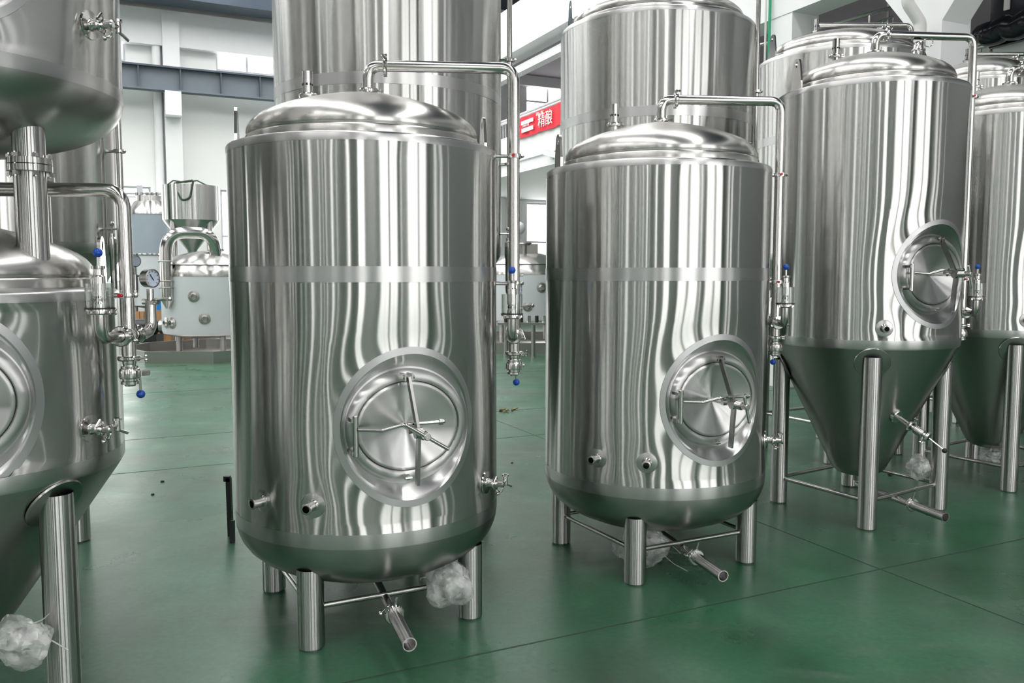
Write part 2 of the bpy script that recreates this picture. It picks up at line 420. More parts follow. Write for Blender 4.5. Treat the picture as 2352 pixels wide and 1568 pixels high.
# mezzanine on the right: slab + parapet, columns, upper beams
UM = 8.1
struct(MB().wbox(UM, 13, 9.5, SA, 3.75, 4.10).wbox(UM, UM + 0.15, 9.5, SA, 4.1, 4.62).wbox(UM - 0.04, UM + 0.19, 9.5, SA, 4.0, 4.1), 'trim_%d' % n_t, 'trimw'); n_t += 1
struct(MB().wbox(10.4, 13, -9, 9.5, 3.2, 3.6).wbox(10.4, 10.6, -9, 9.5, 3.2, 4.55), 'trim_%d' % n_t, 'trimw'); n_t += 1
struct(MB().wbox(UM - 0.15, UM + 0.35, -9, SA, 6.35, 7.35).wbox(UM + 0.1, UM + 0.3, -9, SA, 5.98, 6.15), 'trim_%d' % n_t, 'trimw'); n_t += 1
struct(MB().wbox(UM + 0.1, 13, -9, SA, 7.35, 7.5), 'trim_%d' % n_t, 'greyw'); n_t += 1
def pix_u(px, u, py=285):     # s and t where the pixel ray meets the plane u
    d = at(px, py, 1.0) - Vector((0, 0, CAM_H)); t = u / d.dot(E1); p = d * t; return p.dot(E2), t
sC1 = pix_u(1821, UM, 45)[0]; sC2 = pix_u(2155, UM, 60)[0]
for sc_, w_ in ((sC1, 0.20), (sC2, 0.20)):
    struct(MB().wbox(UM - 0.2, UM + 0.25, sc_ - w_, sc_ + w_, 0, 6.4), 'trim_%d' % n_t, 'trimw'); n_t += 1
# sloping corbels on the nearer column
cb = MB()
for sg in (1, -1):
    for (a, b) in (((0, 4.05), (0.75, 4.75)),):
        q = [(sC2 + sg * 0.2, 4.16), (sC2 + sg * 0.75, 4.85), (sC2 + sg * 0.75, 5.4), (sC2 + sg * 0.2, 5.4)]
        vs = [W(u, s_, z) for u in (UM - 0.2, UM + 0.2) for s_, z in q]
        cb.add(vs, [(0, 1, 2, 3), (7, 6, 5, 4), (0, 4, 5, 1), (1, 5, 6, 2), (2, 6, 7, 3), (3, 7, 4, 0)])
struct(cb.wbox(UM - 0.21, UM + 0.21, sC2 - 3.4, sC2 + 4.2, 4.85, 5.5), 'trim_%d' % n_t, 'trimw'); n_t += 1
# drain pipe with an offset bend on that column
pp = MB(); c0 = at(2122, 60, pix_u(2122, UM - 0.32, 60)[1])
pA = at(2085, 8, c0.y); pB = at(2096, 25, c0.y); pC = at(2114, 52, c0.y); pD = Vector((pC.x, pC.y, 0.0))
pp.tube(bend([pA + Vector((0, 0, .5)), pA, pC, pD], 0.12), 0.062, 14); pp.torus(pC - EZ * .12, EZ, .066, .012)
tag(pp.build('drain_pipe', 'pvc'), 'white plastic drain pipe with an offset bend on the nearer white column', 'pipe')
gp_ = MB().cyl(Vector((at(1767, 80, 11.2).x, 11.2, 0)), Vector((at(1767, 80, 11.2).x, 11.2, 6.2)), 0.020, 12)
tag(gp_.build('green_pipe', 'greenp'), 'thin green vertical pipe left of the farther white column', 'pipe')
gp_ = MB().cyl(Vector((at(1758, 80, 11.2).x, 11.2, 0)), Vector((at(1758, 80, 11.2).x, 11.2, 6.2)), 0.014, 12)
tag(gp_.build('white_pipe', 'pvc'), 'thin white vertical pipe left of the green pipe', 'pipe')
# security camera on parapet
sx = pix_u(1272, UM)[0]
sec = thing('security_camera', W(UM - 0.05, sx, 3.95), 'small white security camera mounted below the mezzanine parapet', 'camera')
MB().box((0, 0, 0), (.30, .13, .12), Matrix.Rotation(-.5, 3, 'Z') @ Matrix.Rotation(.3, 3, 'Y')).build('camera_body', 'trimw', sec)
MB().cyl((0, 0, 0), (0.1, 0.05, -.18), .02, 8).build('mount_arm', 'frame', sec)
# far mezzanine railing
def railing(name, label, u, s0, s1, z0, h, n, mat, step_rails=(1.0,)):
    t = thing(name, W(u, s0, z0), label, 'railing')
    for k in range(n + 1):
        s_ = s0 + (s1 - s0) * k / n; wpart(MB().cyl(W(u, s_, z0), W(u, s_, z0 + h), 0.022, 8), 'post', mat, t)
    for f in step_rails: wpart(MB().cyl(W(u, s0, z0 + h * f), W(u, s1, z0 + h * f), 0.03, 10), 'rail', mat, t)
    nb = int(abs(s1 - s0) / 0.13); b = MB()
    for k in range(nb):
        s_ = s0 + (s1 - s0) * k / nb; wpart(MB().cyl(W(u, s_, z0 + .05), W(u, s_, z0 + h * step_rails[-1]), 0.010, 6), 'baluster', mat, t)
    return t
# banner
sb0, sb1 = pix_u(1192, UM)[0], pix_u(1300, UM)[0]
def bz(px, py): t = pix_u(px, UM)[1]; return at(px, py, t).z
zt, zb = (bz(1192, 262) + bz(1284, 254 - 0)) / 2, (bz(1192, 313) + bz(1284, 300)) / 2
bn = thing('banner', W(UM - 0.05, sb0, zb), 'red cloth banner with white print hung on the far mezzanine railing', 'banner')
cloth = MB(); nx, nz_ = 30, 6; vs = []; fs = []
for i in range(nx + 1):
    for k in range(nz_ + 1):
        s_ = sb0 + (sb1 - sb0) * i / nx; z = zb + (zt - zb) * k / nz_ + 0.006 * sin(i * .5)
        vs.append(W(UM - 0.05 + 0.018 * sin(i * 1.1), s_, z))
for i in range(nx):
    for k in range(nz_): a = i * (nz_ + 1) + k; fs.append((a, a + 1, a + nz_ + 2, a + nz_ + 1))
cloth.add(vs, fs)
wpart(cloth, 'cloth', 'banner', bn)
railing('railing', 'white metal railing along the far mezzanine, behind the red banner', UM + 0.1, 9.6, SA - 0.3, 4.62, zt - 4.62 + 0.14, 6, 'rail', (1.0, 0.86))
hb = zt - zb; sgn = -1 if sb1 < sb0 else 1
def bprint(f0, f1, z0, z1, name='printed_block'):
    wpart(MB().wbox(UM - 0.085, UM - 0.075, sb0 + (sb1 - sb0) * f0, sb0 + (sb1 - sb0) * f1, zb + hb * z0, zb + hb * z1), name, 'ink', bn)
bprint(0.13, 0.40, 0.60, 0.78); bprint(0.14, 0.40, 0.22, 0.42)
def text_mesh(body, size, mat, name, parent, loc, rot, ext=0.004):
    cu = bpy.data.curves.new(name, 'FONT'); cu.body = body; cu.size = size; cu.extrude = ext; cu.resolution_u = 3
    o = bpy.data.objects.new(name, cu); COL.objects.link(o)
    dg = bpy.context.evaluated_depsgraph_get(); me = bpy.data.meshes.new_from_object(o.evaluated_get(dg))
    bpy.data.objects.remove(o); me.materials.clear(); me.materials.append(M[mat]); o2 = bpy.data.objects.new(name, me); COL.objects.link(o2)
    o2.matrix_basis = Matrix.Translation(Vector(loc) - (parent.location if parent else Vector())) @ rot.to_4x4()
    if parent: o2.parent = parent
    return o2
# text faces -E1 (towards the hall): local X runs along -E2, local Y is up
TR = Matrix((-E2, EZ, -E1)).transposed()
text_mesh('TIANTAI', hb * 0.20, 'ink', 'lettering', bn, W(UM - 0.08, sb0 + (sb1 - sb0) * 0.15, zb + hb * 0.47), TR)
text_mesh('\u7cbe\u917f', hb * 0.74, 'ink', 'lettering', bn, W(UM - 0.08, sb0 + (sb1 - sb0) * 0.50, zb + hb * 0.24), TR)
text_mesh('\u8bbe\u5907 \u00b7 \u9152\u5382', hb * 0.17, 'ink', 'lettering', bn, W(UM - 0.08, sb0 + (sb1 - sb0) * 0.46, zb + hb * 0.80), TR)

# stair flight rail seen above the tanks at right, and the nearer parapet with the black sign
st = thing('stair_railing', (3.9, 12.2, 3.9), 'sloping metal stair handrail with thin balusters between the two white columns', 'railing')
a0 = at(1905, 55, 12.2); a1 = at(2048, 18, 11.6)
b0 = at(1730, 108, 13.2)
L0 = [b0, a0, a1]
st.location = (b0.x, b0.y, 0)
wpart(MB().tube([b0, a1], 0.028, 10), 'rail', 'pipe', st)
c0_, c1_ = a0 - EZ * .25, at(2052, 38, 11.6)
wpart(MB().tube([c0_, c1_], 0.016, 8), 'lower_rail', 'pipe', st)
for k in range(14):
    f = k / 13; p = c0_.lerp(c1_, f); wpart(MB().cyl(p - EZ * 0.75, p, 0.010, 6), 'baluster', 'pipe', st)
q = b0.lerp(a1, .86); wpart(MB().cyl(q - EZ * 1.0, q, .018, 8), 'post', 'pipe', st)
# black sign with YO letters on the nearer parapet
UP = 10.4
s_a, t_a = pix_u(2276, UP - 0.1, 60); s_b, t_b = pix_u(2480, UP - 0.1, 60)
z_b = at(2276, 112, t_a).z
sg_ = thing('sign_panel', W(UP - 0.1, s_a, z_b), 'black sign panel with big white letters at the top right', 'sign')
wpart(MB().wbox(UP - 0.12, UP - 0.04, s_b, s_a, z_b, z_b + 1.9), 'panel', 'blackpanel', sg_)
zl = at(2300, 36, t_a).z
text_mesh('YO', 0.75, 'ink', 'lettering', sg_, W(UP - 0.14, pix_u(2290, UP, 30)[0], zl), TR, 0.01)
rl = thing('wrapped_roll', W(UP - 0.35, s_a, z_b), 'glossy black plastic-wrapped roll lying below the white letters', 'roll')
rr = MB(); pts = [W(UP - 0.35, s_a + (s_b - s_a) * k / 24, z_b + 0.12 + 0.02 * sin(k)) for k in range(25)]
rr.tube(pts, 0.16, 18, rs=[0.10 + 0.05 * min(1, k / 3) + 0.004 * sin(k * 2.3) for k in range(25)])
wpart(rr, 'wrap', 'blackpanel', rl)
rr = railing('railing', 'steel balustrade standing on the nearer parapet left of the black sign', UP, s_a + 0.05, s_a + 1.7, z_b - 0.05, 1.3, 2, 'pipe', (1.0, 0.1))

# ------------------------------------------------------------------ tank building
DRAW = 0.0095                                # how far the shell is drawn in round the manway
def ripple(az, z, seed):
    return 0.00042 * (sin(az * 7 + seed) + 0.8 * sin(az * 13 + seed * 2.1 + 0.5 * z) + 0.45 * sin(az * 29 + seed * 3.7 - 0.3 * z) + 0.18 * sin(az * 61 + seed))
def shell_mesh(R, z0, z1, seed, man=None, dimples=(), naz=180, nz=46):
    """cylinder wall, gently rippled and drawn in round fittings; man=(az, z, a, b) leaves an elliptical opening"""
    mb = MB(); grid = {}
    def delta(s_, z):       # s_ = arc length position from azimuth 0
        d = ripple(s_ / R, z, seed)
        if man:
            ds = s_ - radians(man[0]) * R; ds = (ds + pi * R) % (2 * pi * R) - pi * R
            e = sqrt((ds / man[2]) ** 2 + ((z - man[1]) / man[3]) ** 2)
            dist = max(0.0, (e - 1) * 0.29)
            d -= DRAW * math.exp(-(dist / 0.115) ** 2)
        for (az, zz, amp, sg) in dimples:
            ds = s_ - radians(az) * R; ds = (ds + pi * R) % (2 * pi * R) - pi * R
            d -= amp * math.exp(-((ds * ds + (z - zz) ** 2) / sg ** 2))
        f = min(1.0, (z1 - z) / 0.03, (z - z0) / 0.03)
        return d * max(0.0, f)
    def P(s_, z):
        a = s_ / R; r = R + delta(s_, z); return Vector((sin(a) * r, -cos(a) * r, z))
    C = 2 * pi * R; ds = C / naz; dz = (z1 - z0) / nz
    if man:
        sc = radians(man[0]) * R; i0 = math.floor((sc - man[2] - 0.06) / ds); i1 = math.ceil((sc + man[2] + 0.06) / ds)
        k0 = math.floor((man[1] - man[3] - 0.06 - z0) / dz); k1 = math.ceil((man[1] + man[3] + 0.06 - z0) / dz)
        k0 = max(k0, 0); k1 = min(k1, nz)
    vs = []; fs = []
    for k in range(nz + 1):
        for i in range(naz): vs.append(P(i * ds, z0 + k * dz))
    for k in range(nz):
        for i in range(naz):
            if man:
                ii = i
                while ii < i0: ii += naz
                while ii >= i0 + naz: ii -= naz
                if ii < i1 and k0 <= k < k1: continue
            fs.append((k * naz + i, k * naz + (i + 1) % naz, (k + 1) * naz + (i + 1) % naz, (k + 1) * naz + i))
    mb.add(vs, fs)
    if man:
        per = [(i, k0) for i in range(i0, i1)] + [(i1, k) for k in range(k0, k1)] + [(i, k1) for i in range(i1, i0, -1)] + [(i0, k) for k in range(k1, k0, -1)]
        rings = 12; vs = []; fs = []; n = len(per)
        for j in range(rings + 1):
            f = j / rings
            for (i, k) in per:
                os_, oz = i * ds, z0 + k * dz; a = atan2((oz - man[1]) / man[3], (os_ - sc) / man[2])
                es, ez = sc + man[2] * cos(a), man[1] + man[3] * sin(a)
                vs.append(P(es + (os_ - es) * f, ez + (oz - ez) * f))
        for j in range(rings):
            for q in range(n): q2 = (q + 1) % n; fs.append((j * n + q, j * n + q2, (j + 1) * n + q2, (j + 1) * n + q))
        mb.add(vs, fs)
    return mb
def surf_w(u, R): return sqrt(max(R * R - u * u, 0)) - R
def frame_matrix(R, az, z, off=0.0):         # local X = tangent, Y = up, Z = outward
    w = D(az); u = Vector((cos(radians(az)), sin(radians(az)), 0)); m = Matrix((u, EZ, w)).transposed().to_4x4()
    return Matrix.Translation(w * (R + off) + EZ * z) @ m
def erings(stations, R, n=96):
    mb = MB(); vs = []; fs = []
    for (a, b, w, cylm) in stations:
        for k in range(n):
            t = 2 * pi * k / n; u = a * cos(t); vs.append(Vector((u, b * sin(t), ((surf_w(u, R) - DRAW) * cylm) + w)))
    for j in range(len(stations) - 1):
        for k in range(n): k2 = (k + 1) % n; fs.append((j * n + k, j * n + k2, (j + 1) * n + k2, (j + 1) * n + k))
    return mb.add(vs, fs)
def manway(tank, R, az, z, handle=((-0.08, 0.05), (0.085, -0.055))):
    mw = frame_matrix(R, az, z)
    fr = erings([(0.268, 0.288, 0.0012, 1), (0.266, 0.285, -0.003, 1), (0.264, 0.278, -0.012, 0.92), (0.262, 0.266, -0.022, 0.66), (0.2575, 0.246, -0.062, 0), (0.2525, 0.234, -0.074, 0),
                 (0.2485, 0.2265, -0.072, 0), (0.246, 0.2225, -0.063, 0), (0.242, 0.218, -0.054, 0), (0.236, 0.210, -0.048, 0), (0.226, 0.197, -0.045, 0),
                 (0.217, 0.184, -0.046, 0), (0.2135, 0.1795, -0.050, 0), (0.2125, 0.1785, -0.074, 0)], R)
    # make the recess follow the shell smoothly: blend the second stage
    f = fr.build('manway_frame', 'door', tank, 40, mw)
    co = erings([(0.292, 0.316, 0.0002, 1), (0.2915, 0.3155, 0.0016, 1), (0.268, 0.288, 0.0018, 1), (0.2675, 0.2875, 0.0, 1)], R).build('collar', 'collar', f)
    dr = erings([(0.2105, 0.1765, -0.07, 0), (0.2105, 0.1765, -0.053, 0), (0.2085, 0.1745, -0.047, 0), (0.203, 0.169, -0.044, 0), (0.197, 0.164, -0.044, 0), (0.190, 0.158, -0.047, 0), (0.146, 0.122, -0.057, 0),
                 (0.094, 0.078, -0.069, 0), (0.05, 0.043, -0.078, 0), (0.02, 0.018, -0.082, 0), (0.0005, 0.0005, -0.083, 0)], R).build('door', 'door', f, 40)
    gk = erings([(0.2135, 0.1795, -0.066, 0), (0.2100, 0.1760, -0.066, 0)], R).build('door_gasket', 'gasket', f)
    y = MB(); P1, P2, P3 = (-.016, .196, .004), (-.016, -.005, .108), (-.016, -.204, .090)
    y.beam(P1, P2, (1, 0, 0), .011, .026).beam(P2, P3, (1, 0, 0), .011, .026)
    y.cyl((-.030, 0, .105), (-.002, 0, .105), .022, 12)
    y.build('yoke_bar', 'dark', f)
    lg = MB().box((-.030, .199, -.024), (.007, .028, .065)).box((-.002, .199, -.024), (.007, .028, .065)).cyl((-.040, .2, -.0), (.008, .2, -.0), .008, 10)
    lg.build('hinge_lug', 'pipe', f)
    MB().box((-.016, -.199, -.028), (.012, .024, .046)).cyl((-.030, -.2, -.008), (-.002, -.2, -.008), .007, 10).build('latch_lug', 'pipe', f)
    sc = MB().cyl((-.016, 0, -.08), (-.016, 0, .17), .0105, 14).cyl((-.016, 0, .125), (-.016, 0, .165), .017, 8, bev=.003).cyl((-.016, 0, .17), (-.016, 0, .205), .014, 14, bev=.003)
    for k in range(8): sc.torus((-.016, 0, .128 + .005 * k), (0, 0, 1), .0165, .0022, 14, 5)
    sc.build('clamp_screw', 'pipe', f)
    (hx0, hy0), (hx1, hy1) = handle
    MB().cyl((hx0 - .016, hy0, .192), (hx1 - .016, hy1, .192), .0075, 12, bev=.003).build('handle', 'pipe', f)
    hg = MB().cyl((-.224, .062, -.012), (-.224, -.095, -.012), .0115, 14, bev=.002).box((-.232, .045, -.036), (.018, .014, .055)).box((-.232, -.082, -.036), (.018, .014, .055))
    hg.build('hinge_post', 'pipe', f)
    ar = MB().tube(bend([(-.219, .010, .000), (-.125, .004, .022), (-.06, .026, .06), (.095, .026, .06)], .03), .0075, 12)
    ar.cyl((.085, .026, .06), (.10, .026, .06), .013, 6).ball((.104, .026, .06), .009, 10)
    ar.box((-.016, .012, .05), (.045, .045, .02))
    ar.build('hinge_arm', 'bright', f)
    return f
def nozzle(tank, R, az, z, L=.062, r=.0185):
    mw = frame_matrix(R, az, z, -0.0055)
    m = MB().lathe([(r + .006, .0035), (r + .003, .006), (r, .009), (r, L - .010), (r + .003, L - .008), (r + .003, L - .001), (r + .001, L), (r - .004, L), (r - .005, L - .004), (r - .005, .0), (0.0, .0)], 28)
    o = m.build('nozzle', 'pipe', tank, 35, mw)
    MB().lathe([(.047, -.0015), (.047, .0020), (.044, .0030), (r + .004, .0040)], 28).build('nozzle_pad', 'ring', o)
    MB().lathe([(.0492, -.001), (.0492, .0024), (.0474, .0030), (.0466, .001)], 28).build('weld_ring', 'dull', o)
    MB().lathe([(r - .0055, .004), (0.0001, .004)], 20).build('bore', 'gasket', o)
    return o
def clamp(c, axis, r, mat, parent, wing=None, name='pipe_clamp'):
    c = Vector(c); axis = Vector(axis).normalized()
    m = MB().alathe([(r, -.010), (r + .012, -.009), (r + .016, -.004), (r + .016, .004), (r + .012, .009), (r, .010)], c, axis, 22)
    wing = Vector(wing) if wing is not None else axis.orthogonal(); wing = (wing - axis * wing.dot(axis)).normalized(); t = axis.cross(wing)
    p = c + wing * (r + .022)
    m.box(c + wing * (r + .014), (.016, .016, .016)); m.cyl(p - t * .012, p + t * .030, .0035, 8)
    m.ball(p + t * .034 + axis * .007, .0065, 8).ball(p + t * .034 - axis * .007, .0065, 8)
    m.box(c - wing * (r + .014), (.014, .014, .014))
    return m.build(name, mat, parent)
def sample_valve(tank, R, az, z):
    mw = frame_matrix(R, az, z, -.003)
    o = MB().lathe([(.050, -.001), (.048, .004), (.022, .006), (.018, .012), (.018, .034), (.026, .036), (.028, .042), (.026, .048), (.018, .050), (.015, .054), (.015, .080), (.010, .084), (0, .084)], 24).build('sample_valve', 'bright', tank, 35, mw)
    MB().cyl((0.0, 0, .066), (.050, .006, .070), .0085, 10).cyl((.050, -.016, .070), (.050, .030, .070), .0105, 12, bev=.002).cyl((.050, .022, .070), (.050, .030, .070), .015, 12).build('valve_body', 'bright', o)
    MB().tube(bend([(.050, -.010, .070), (.068, -.020, .078), (.088, -.030, .082)], .01), .0055, 10).build('spout', 'bright', o)
    MB().torus((.010, -.020, .058), (1, 0, .3), .018, .0035, 16, 6).ball((0, -.044, .052), .009, 10).cyl((-.028, .012, .045), (-.012, .034, .050), .005, 8).build('clamp_wing', 'bright', o)
    return o
def bracket(tank, R, p, z, red=True):
    d = Vector((p[0], p[1], 0)).normalized()
    o = MB().cyl(d * (R - .005) + EZ * z, Vector((p[0], p[1], z)) - d * .024, .0085, 10).alathe([(.0255, -.009), (.033, -.009), (.034, 0), (.033, .009), (.0255, .009)], (p[0], p[1], z), EZ, 20)
    o.box((p[0], p[1] - .036, z), (.022, .014, .016)).ball((p[0] + .036, p[1] - .008, z), .009, 8)
    o = o.build('pipe_bracket', 'bright', tank)
    if red: MB().cyl((p[0] - .004, p[1] - .043, z), (p[0] - .004, p[1] - .052, z), .007, 10).build('red_plug', 'red', o)
    return o
def side_set(tank, R, ztop, dz, p=(.66, .05), nozzle_xy=(.02, 0), ztank=None, r=.0245, zb=1.13, bracket_z=(2.025, 1.46), arm_az=None, lead=None):
    """overflow pipe from the lid down the right side, with relief valve, gauge and drain valve"""
    px, py = p; x0, y0 = nozzle_xy; zt = ztop + .378
    path = bend([(x0, y0, ztop + .24), (x0, y0, zt), (px, py, zt), (px, py, zb + dz)], .062, 8) if lead is None else lead
    vp = MB().tube(path, r, 18).build('overflow_pipe', 'pipe', tank)
    if lead is None:
        h = Vector((px - x0, py - y0, 0)).normalized()
        clamp((x0, y0, ztop + .268), EZ, r, 'bright', vp, (1, -.4, 0)); clamp(Vector((x0, y0, zt)) + h * .075, h, r, 'bright', vp, (0, -.3, 1))
    for z in bracket_z: bracket(tank, R, p, z)
    # cross piece with relief valve towards -Y and gauge towards +Y
    c = Vector((px, py, 0)); a = c + Vector((-.01, -.18, 0)); b = c + Vector((.01, .17, 0)); zu = 1.225 + dz
    up = MB().tube(bend([a + EZ * (1.335 + dz), a + EZ * zu, b + EZ * zu, b + EZ * (1.33 + dz)], .05, 8), .0205, 16)
    up = up.build('cross_pipe', 'pipe', tank)
    clamp(c + Vector((-.003, -.052, zu)), (0, 1, 0), .0215, 'bright', up, (1, 0, .4)); clamp(c + Vector((.003, .05, zu)), (0, 1, 0), .0215, 'bright', up, (-1, 0, .3))
    MB().ball(c + EZ * zu, .034, 16).build('tee_body', 'pipe', up)
    clamp(a + EZ * (1.318 + dz), EZ, .0175, 'bright', up, (1, .2, 0))
    rv = MB().lathe([(0, 1.322), (.0475, 1.322), (.0475, 1.328), (.021, 1.329), (.021, 1.345), (.0165, 1.352), (.0165, 1.366), (.021, 1.372), (.021, 1.437), (.0165, 1.442), (.0165, 1.462), (.021, 1.464), (.0215, 1.474), (0, 1.474)], 24, a + EZ * dz)
    rv.cyl(a + EZ * (1.474 + dz), a + EZ * (1.512 + dz), .0048, 10)
    rv = rv.build('relief_valve', 'bright', tank)
    MB().lathe([(.0450, 1.329), (.0450, 1.415), (.0430, 1.415), (.0430, 1.329)], 28, a + EZ * dz).build('clear_cup', 'cup', rv)
    MB().lathe([(.0440, 1.3275), (.0478, 1.3275), (.0478, 1.3325), (.0440, 1.3325)], 28, a + EZ * dz).build('cup_seal', 'gasket', rv)
    kb = MB().ball(a + EZ * (1.518 + dz), .0158, 20).build('knob', 'blue', rv); kb['label'] = 'blue ball knob'
    hs = MB()
    for k in range(6):
        t = radians(60 * k + 10); q = a + Vector((cos(t) * .0168, sin(t) * .0168, 1.359 + dz)); hs.cyl(q, q + Vector((cos(t), sin(t), 0)) * .002, .005, 8)
    hs.build('vent_hole', 'gasket', rv)
    # gauge
    g = b + EZ * (1.43 + dz); n = D(68)
    gg = MB().cyl(b + EZ * (1.33 + dz), b + EZ * (1.39 + dz), .013, 12).cyl(b + EZ * (1.325 + dz), b + EZ * (1.345 + dz), .019, 8)
    gg.alathe([(0, -.022), (.031, -.022), (.034, -.018), (.034, .008), (.036, .010), (.036, .016), (.031, .017), (.031, .012)], g, n, 28)
    gg = gg.build('pressure_gauge', 'pipe', tank)
    dl = MB().alathe([(.0312, .012), (.0001, .0122)], g, n, 28).build('gauge_dial', 'dial', gg); dl['label'] = 'pale blue round gauge dial'
    tt = n.cross(EZ); nd = MB().beam(g + n * .0145 - (tt * .006 + EZ * .008), g + n * .0145 + (tt * .012 + EZ * .016), n, .001, .003)
    for k in range(9):
        t = radians(-40 + 32.5 * k); q = tt * cos(t) + EZ * sin(t); nd.beam(g + n * .014 + q * .024, g + n * .014 + q * .029, n, .001, .002)
    nd.build('gauge_needle', 'black', gg)
    MB().cyl(b + EZ * (1.348 + dz), b + Vector((.075, -.01, 1.352 + dz)), .006, 8).ball(b + Vector((.078, -.01, 1.352 + dz)), .009, 8).cyl(b + EZ * (1.342 + dz) - Vector((.03, 0, 0)), b + EZ * (1.342 + dz) + Vector((.03, 0, 0)), .012, 10).build('isolation_tap', 'bright', gg)
    # drain valve at the foot of the pipe
    z = zb + dz; bv = MB().lathe([(.024, z + .006), (.024, z - .006), (.022, z - .014), (.030, z - .016), (.030, z - .024), (.034, z - .026), (.036, z - .034), (.036, z - .056), (.034, z - .062), (.026, z - .063), (.026, z - .070), (.031, z - .072), (.031, z - .082), (.020, z - .083), (.018, z - .09), (0, z - .09)], 24, c)
    for k in range(12):
        t = 2 * pi * k / 12; bv.box(c + Vector((cos(t) * .036, sin(t) * .036, z - .045)), (.007, .007, .024), Matrix.Rotation(t, 3, 'Z'))
    bv = bv.build('drain_valve', 'bright', tank)
    clamp(c + EZ * (z + .012), EZ, .0245, 'bright', bv, (1, -.5, 0))
    MB().cyl(c + Vector((.02, .045, z - .048)), c + Vector((.040, .068, z - .048)), .011, 10).cyl(c + Vector((.010, .056, z - .048)), c + Vector((.010, .060, z - .115)), .0048, 10).build('valve_lever', 'bright', bv)
    kb = MB().ball(c + Vector((.010, .060, z - .128)), .0158, 20).build('knob', 'blue', bv); kb['label'] = 'blue ball knob'
def lugs(tank, R, z, azs, h=.17):
    for az in azs:
        mw = frame_matrix(R - .045, az, z)
        vs = []; n = 14; out = [(-.05, -.03), (.05, -.03)]
        out = [(-.052, -.03), (.052, -.03), (.052, .05)] + [(.034 * cos(radians(t)), h - .034 + .034 * sin(radians(t))) for t in range(0, 181, 18)] + [(-.052, .05)]
        hole = [(.012 * cos(2 * pi * k / 16), h - .036 + .018 * sin(2 * pi * k / 16)) for k in range(16)]
        bm = bmesh.new()
        def loop(pts, w): return [bm.verts.new((x, y, w)) for x, y in pts]
        me = bpy.data.meshes.new('lifting_lug')
        for w in (-.006, .006):
            a = loop(out, w); b = loop(hole, w)
            es = [bm.edges.new((a[i], a[(i + 1) % len(a)])) for i in range(len(a))] + [bm.edges.new((b[i], b[(i + 1) % len(b)])) for i in range(len(b))]
            bmesh.ops.triangle_fill(bm, use_beauty=True, edges=es)
            if w < 0: A, B = a, b
            else:
                for i in range(len(a)): bm.faces.new((A[i], A[(i + 1) % len(a)], a[(i + 1) % len(a)], a[i]))
                for i in range(len(b)): bm.faces.new((B[i], b[i], b[(i + 1) % len(b)], B[(i + 1) % len(b)]))
        bmesh.ops.recalc_face_normals(bm, faces=bm.faces); bm.to_mesh(me); bm.free(); me.materials.append(M['pipe'])
        o = bpy.data.objects.new('lifting_lug', me); COL.objects.link(o); o.matrix_basis = mw; o.parent = tank
def relief(tank, x, y, z, h=.118):
    m = MB().lathe([(.020, z - .05), (.020, z + .01), (.030, z + .012), (.030, z + .018), (.022, z + .02), (.022, z + h), (.019, z + h), (.019, z + h - .03), (0, z + h - .03)], 22, (x, y, 0))
    o = m.build('vacuum_valve', 'bright', tank)
    clamp((x, y, z + .014), EZ, .020, 'bright', o, (1, -.3, 0))
    hs = MB()
    for k in range(8):
        t = radians(45 * k + 5); q = Vector((x + cos(t) * .0215, y + sin(t) * .0215, z + h * .52)); hs.cyl(q, q + Vector((cos(t), sin(t), 0)) * .002, .0055, 10)
    hs.build('vent_hole', 'gasket', o)
LID = [(.503, .012), (.503, .040), (.500, .046), (.494, .049), (.497, .053), (.499, .060), (.497, .078), (.489, .098), (.472, .118), (.445, .138), (.40, .160), (.34, .183), (.27, .205), (.19, .226), (.11, .243), (.05, .250), (0, .252)]
def lid_parts(tank, R, zt, k=1.0, hz=1.0, dx=0.0, lid_r=None):
    """shoulder ring at the top of the shell and the domed lid"""
    MB().lathe([(R + .0006, zt - .031), (R + .0006, zt - .006), (R - .003, zt + .001), (R - .010, zt + .004), (R - .04, zt + .008), (R - .09, zt + .016)], 128).build('top_ring', 'ring', tank, 50)
    f = (lid_r or (R - .077)) / .503
    MB().lathe([(r * f, zt + z * hz) for r, z in LID], 128, (dx, 0, 0)).build('lid', 'lid', tank, 50)
def dish_bottom(tank, R, z, k=1.0):
    o = MB().lathe([(R + .0006, z), (R + .0006, z - .045 * k), (R - .004, z - .075 * k)], 128).build('bottom_ring', 'ring', tank, 50)
    pr = [(R - .001, z - .058), (R - .004, z - .078), (R - .010, z - .100), (R - .024, z - .135), (R - .05, z - .172), (R - .09, z - .208), (R - .14, z - .238), (R - .22, z - .272), (R - .32, z - .302), (R - .44, z - .326), (.05, z - .345), (0, z - .347)]
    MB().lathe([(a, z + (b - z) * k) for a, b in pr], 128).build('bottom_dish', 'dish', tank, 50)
def legs(tank, pos, r, tops, foot=True):
    for (x, y), zt in zip(pos, tops):
        o = MB().lathe([(0, 0.0), (r - .006, 0.0), (r - .004, .004), (r, .008), (r, zt)], 28, (x, y, 0)).build('leg', 'leg', tank, 40)
def braces(tank, pos, z, r=.0115, skip=()):
    n = len(pos)
    for i in range(n):
        if i in skip: continue
        a = Vector((*pos[i], z)); b = Vector((*pos[(i + 1) % n], z)); d = (b - a).normalized()
        MB().cyl(a + d * .05, b - d * .05, r, 14).build('brace_bar', 'pipe', tank)
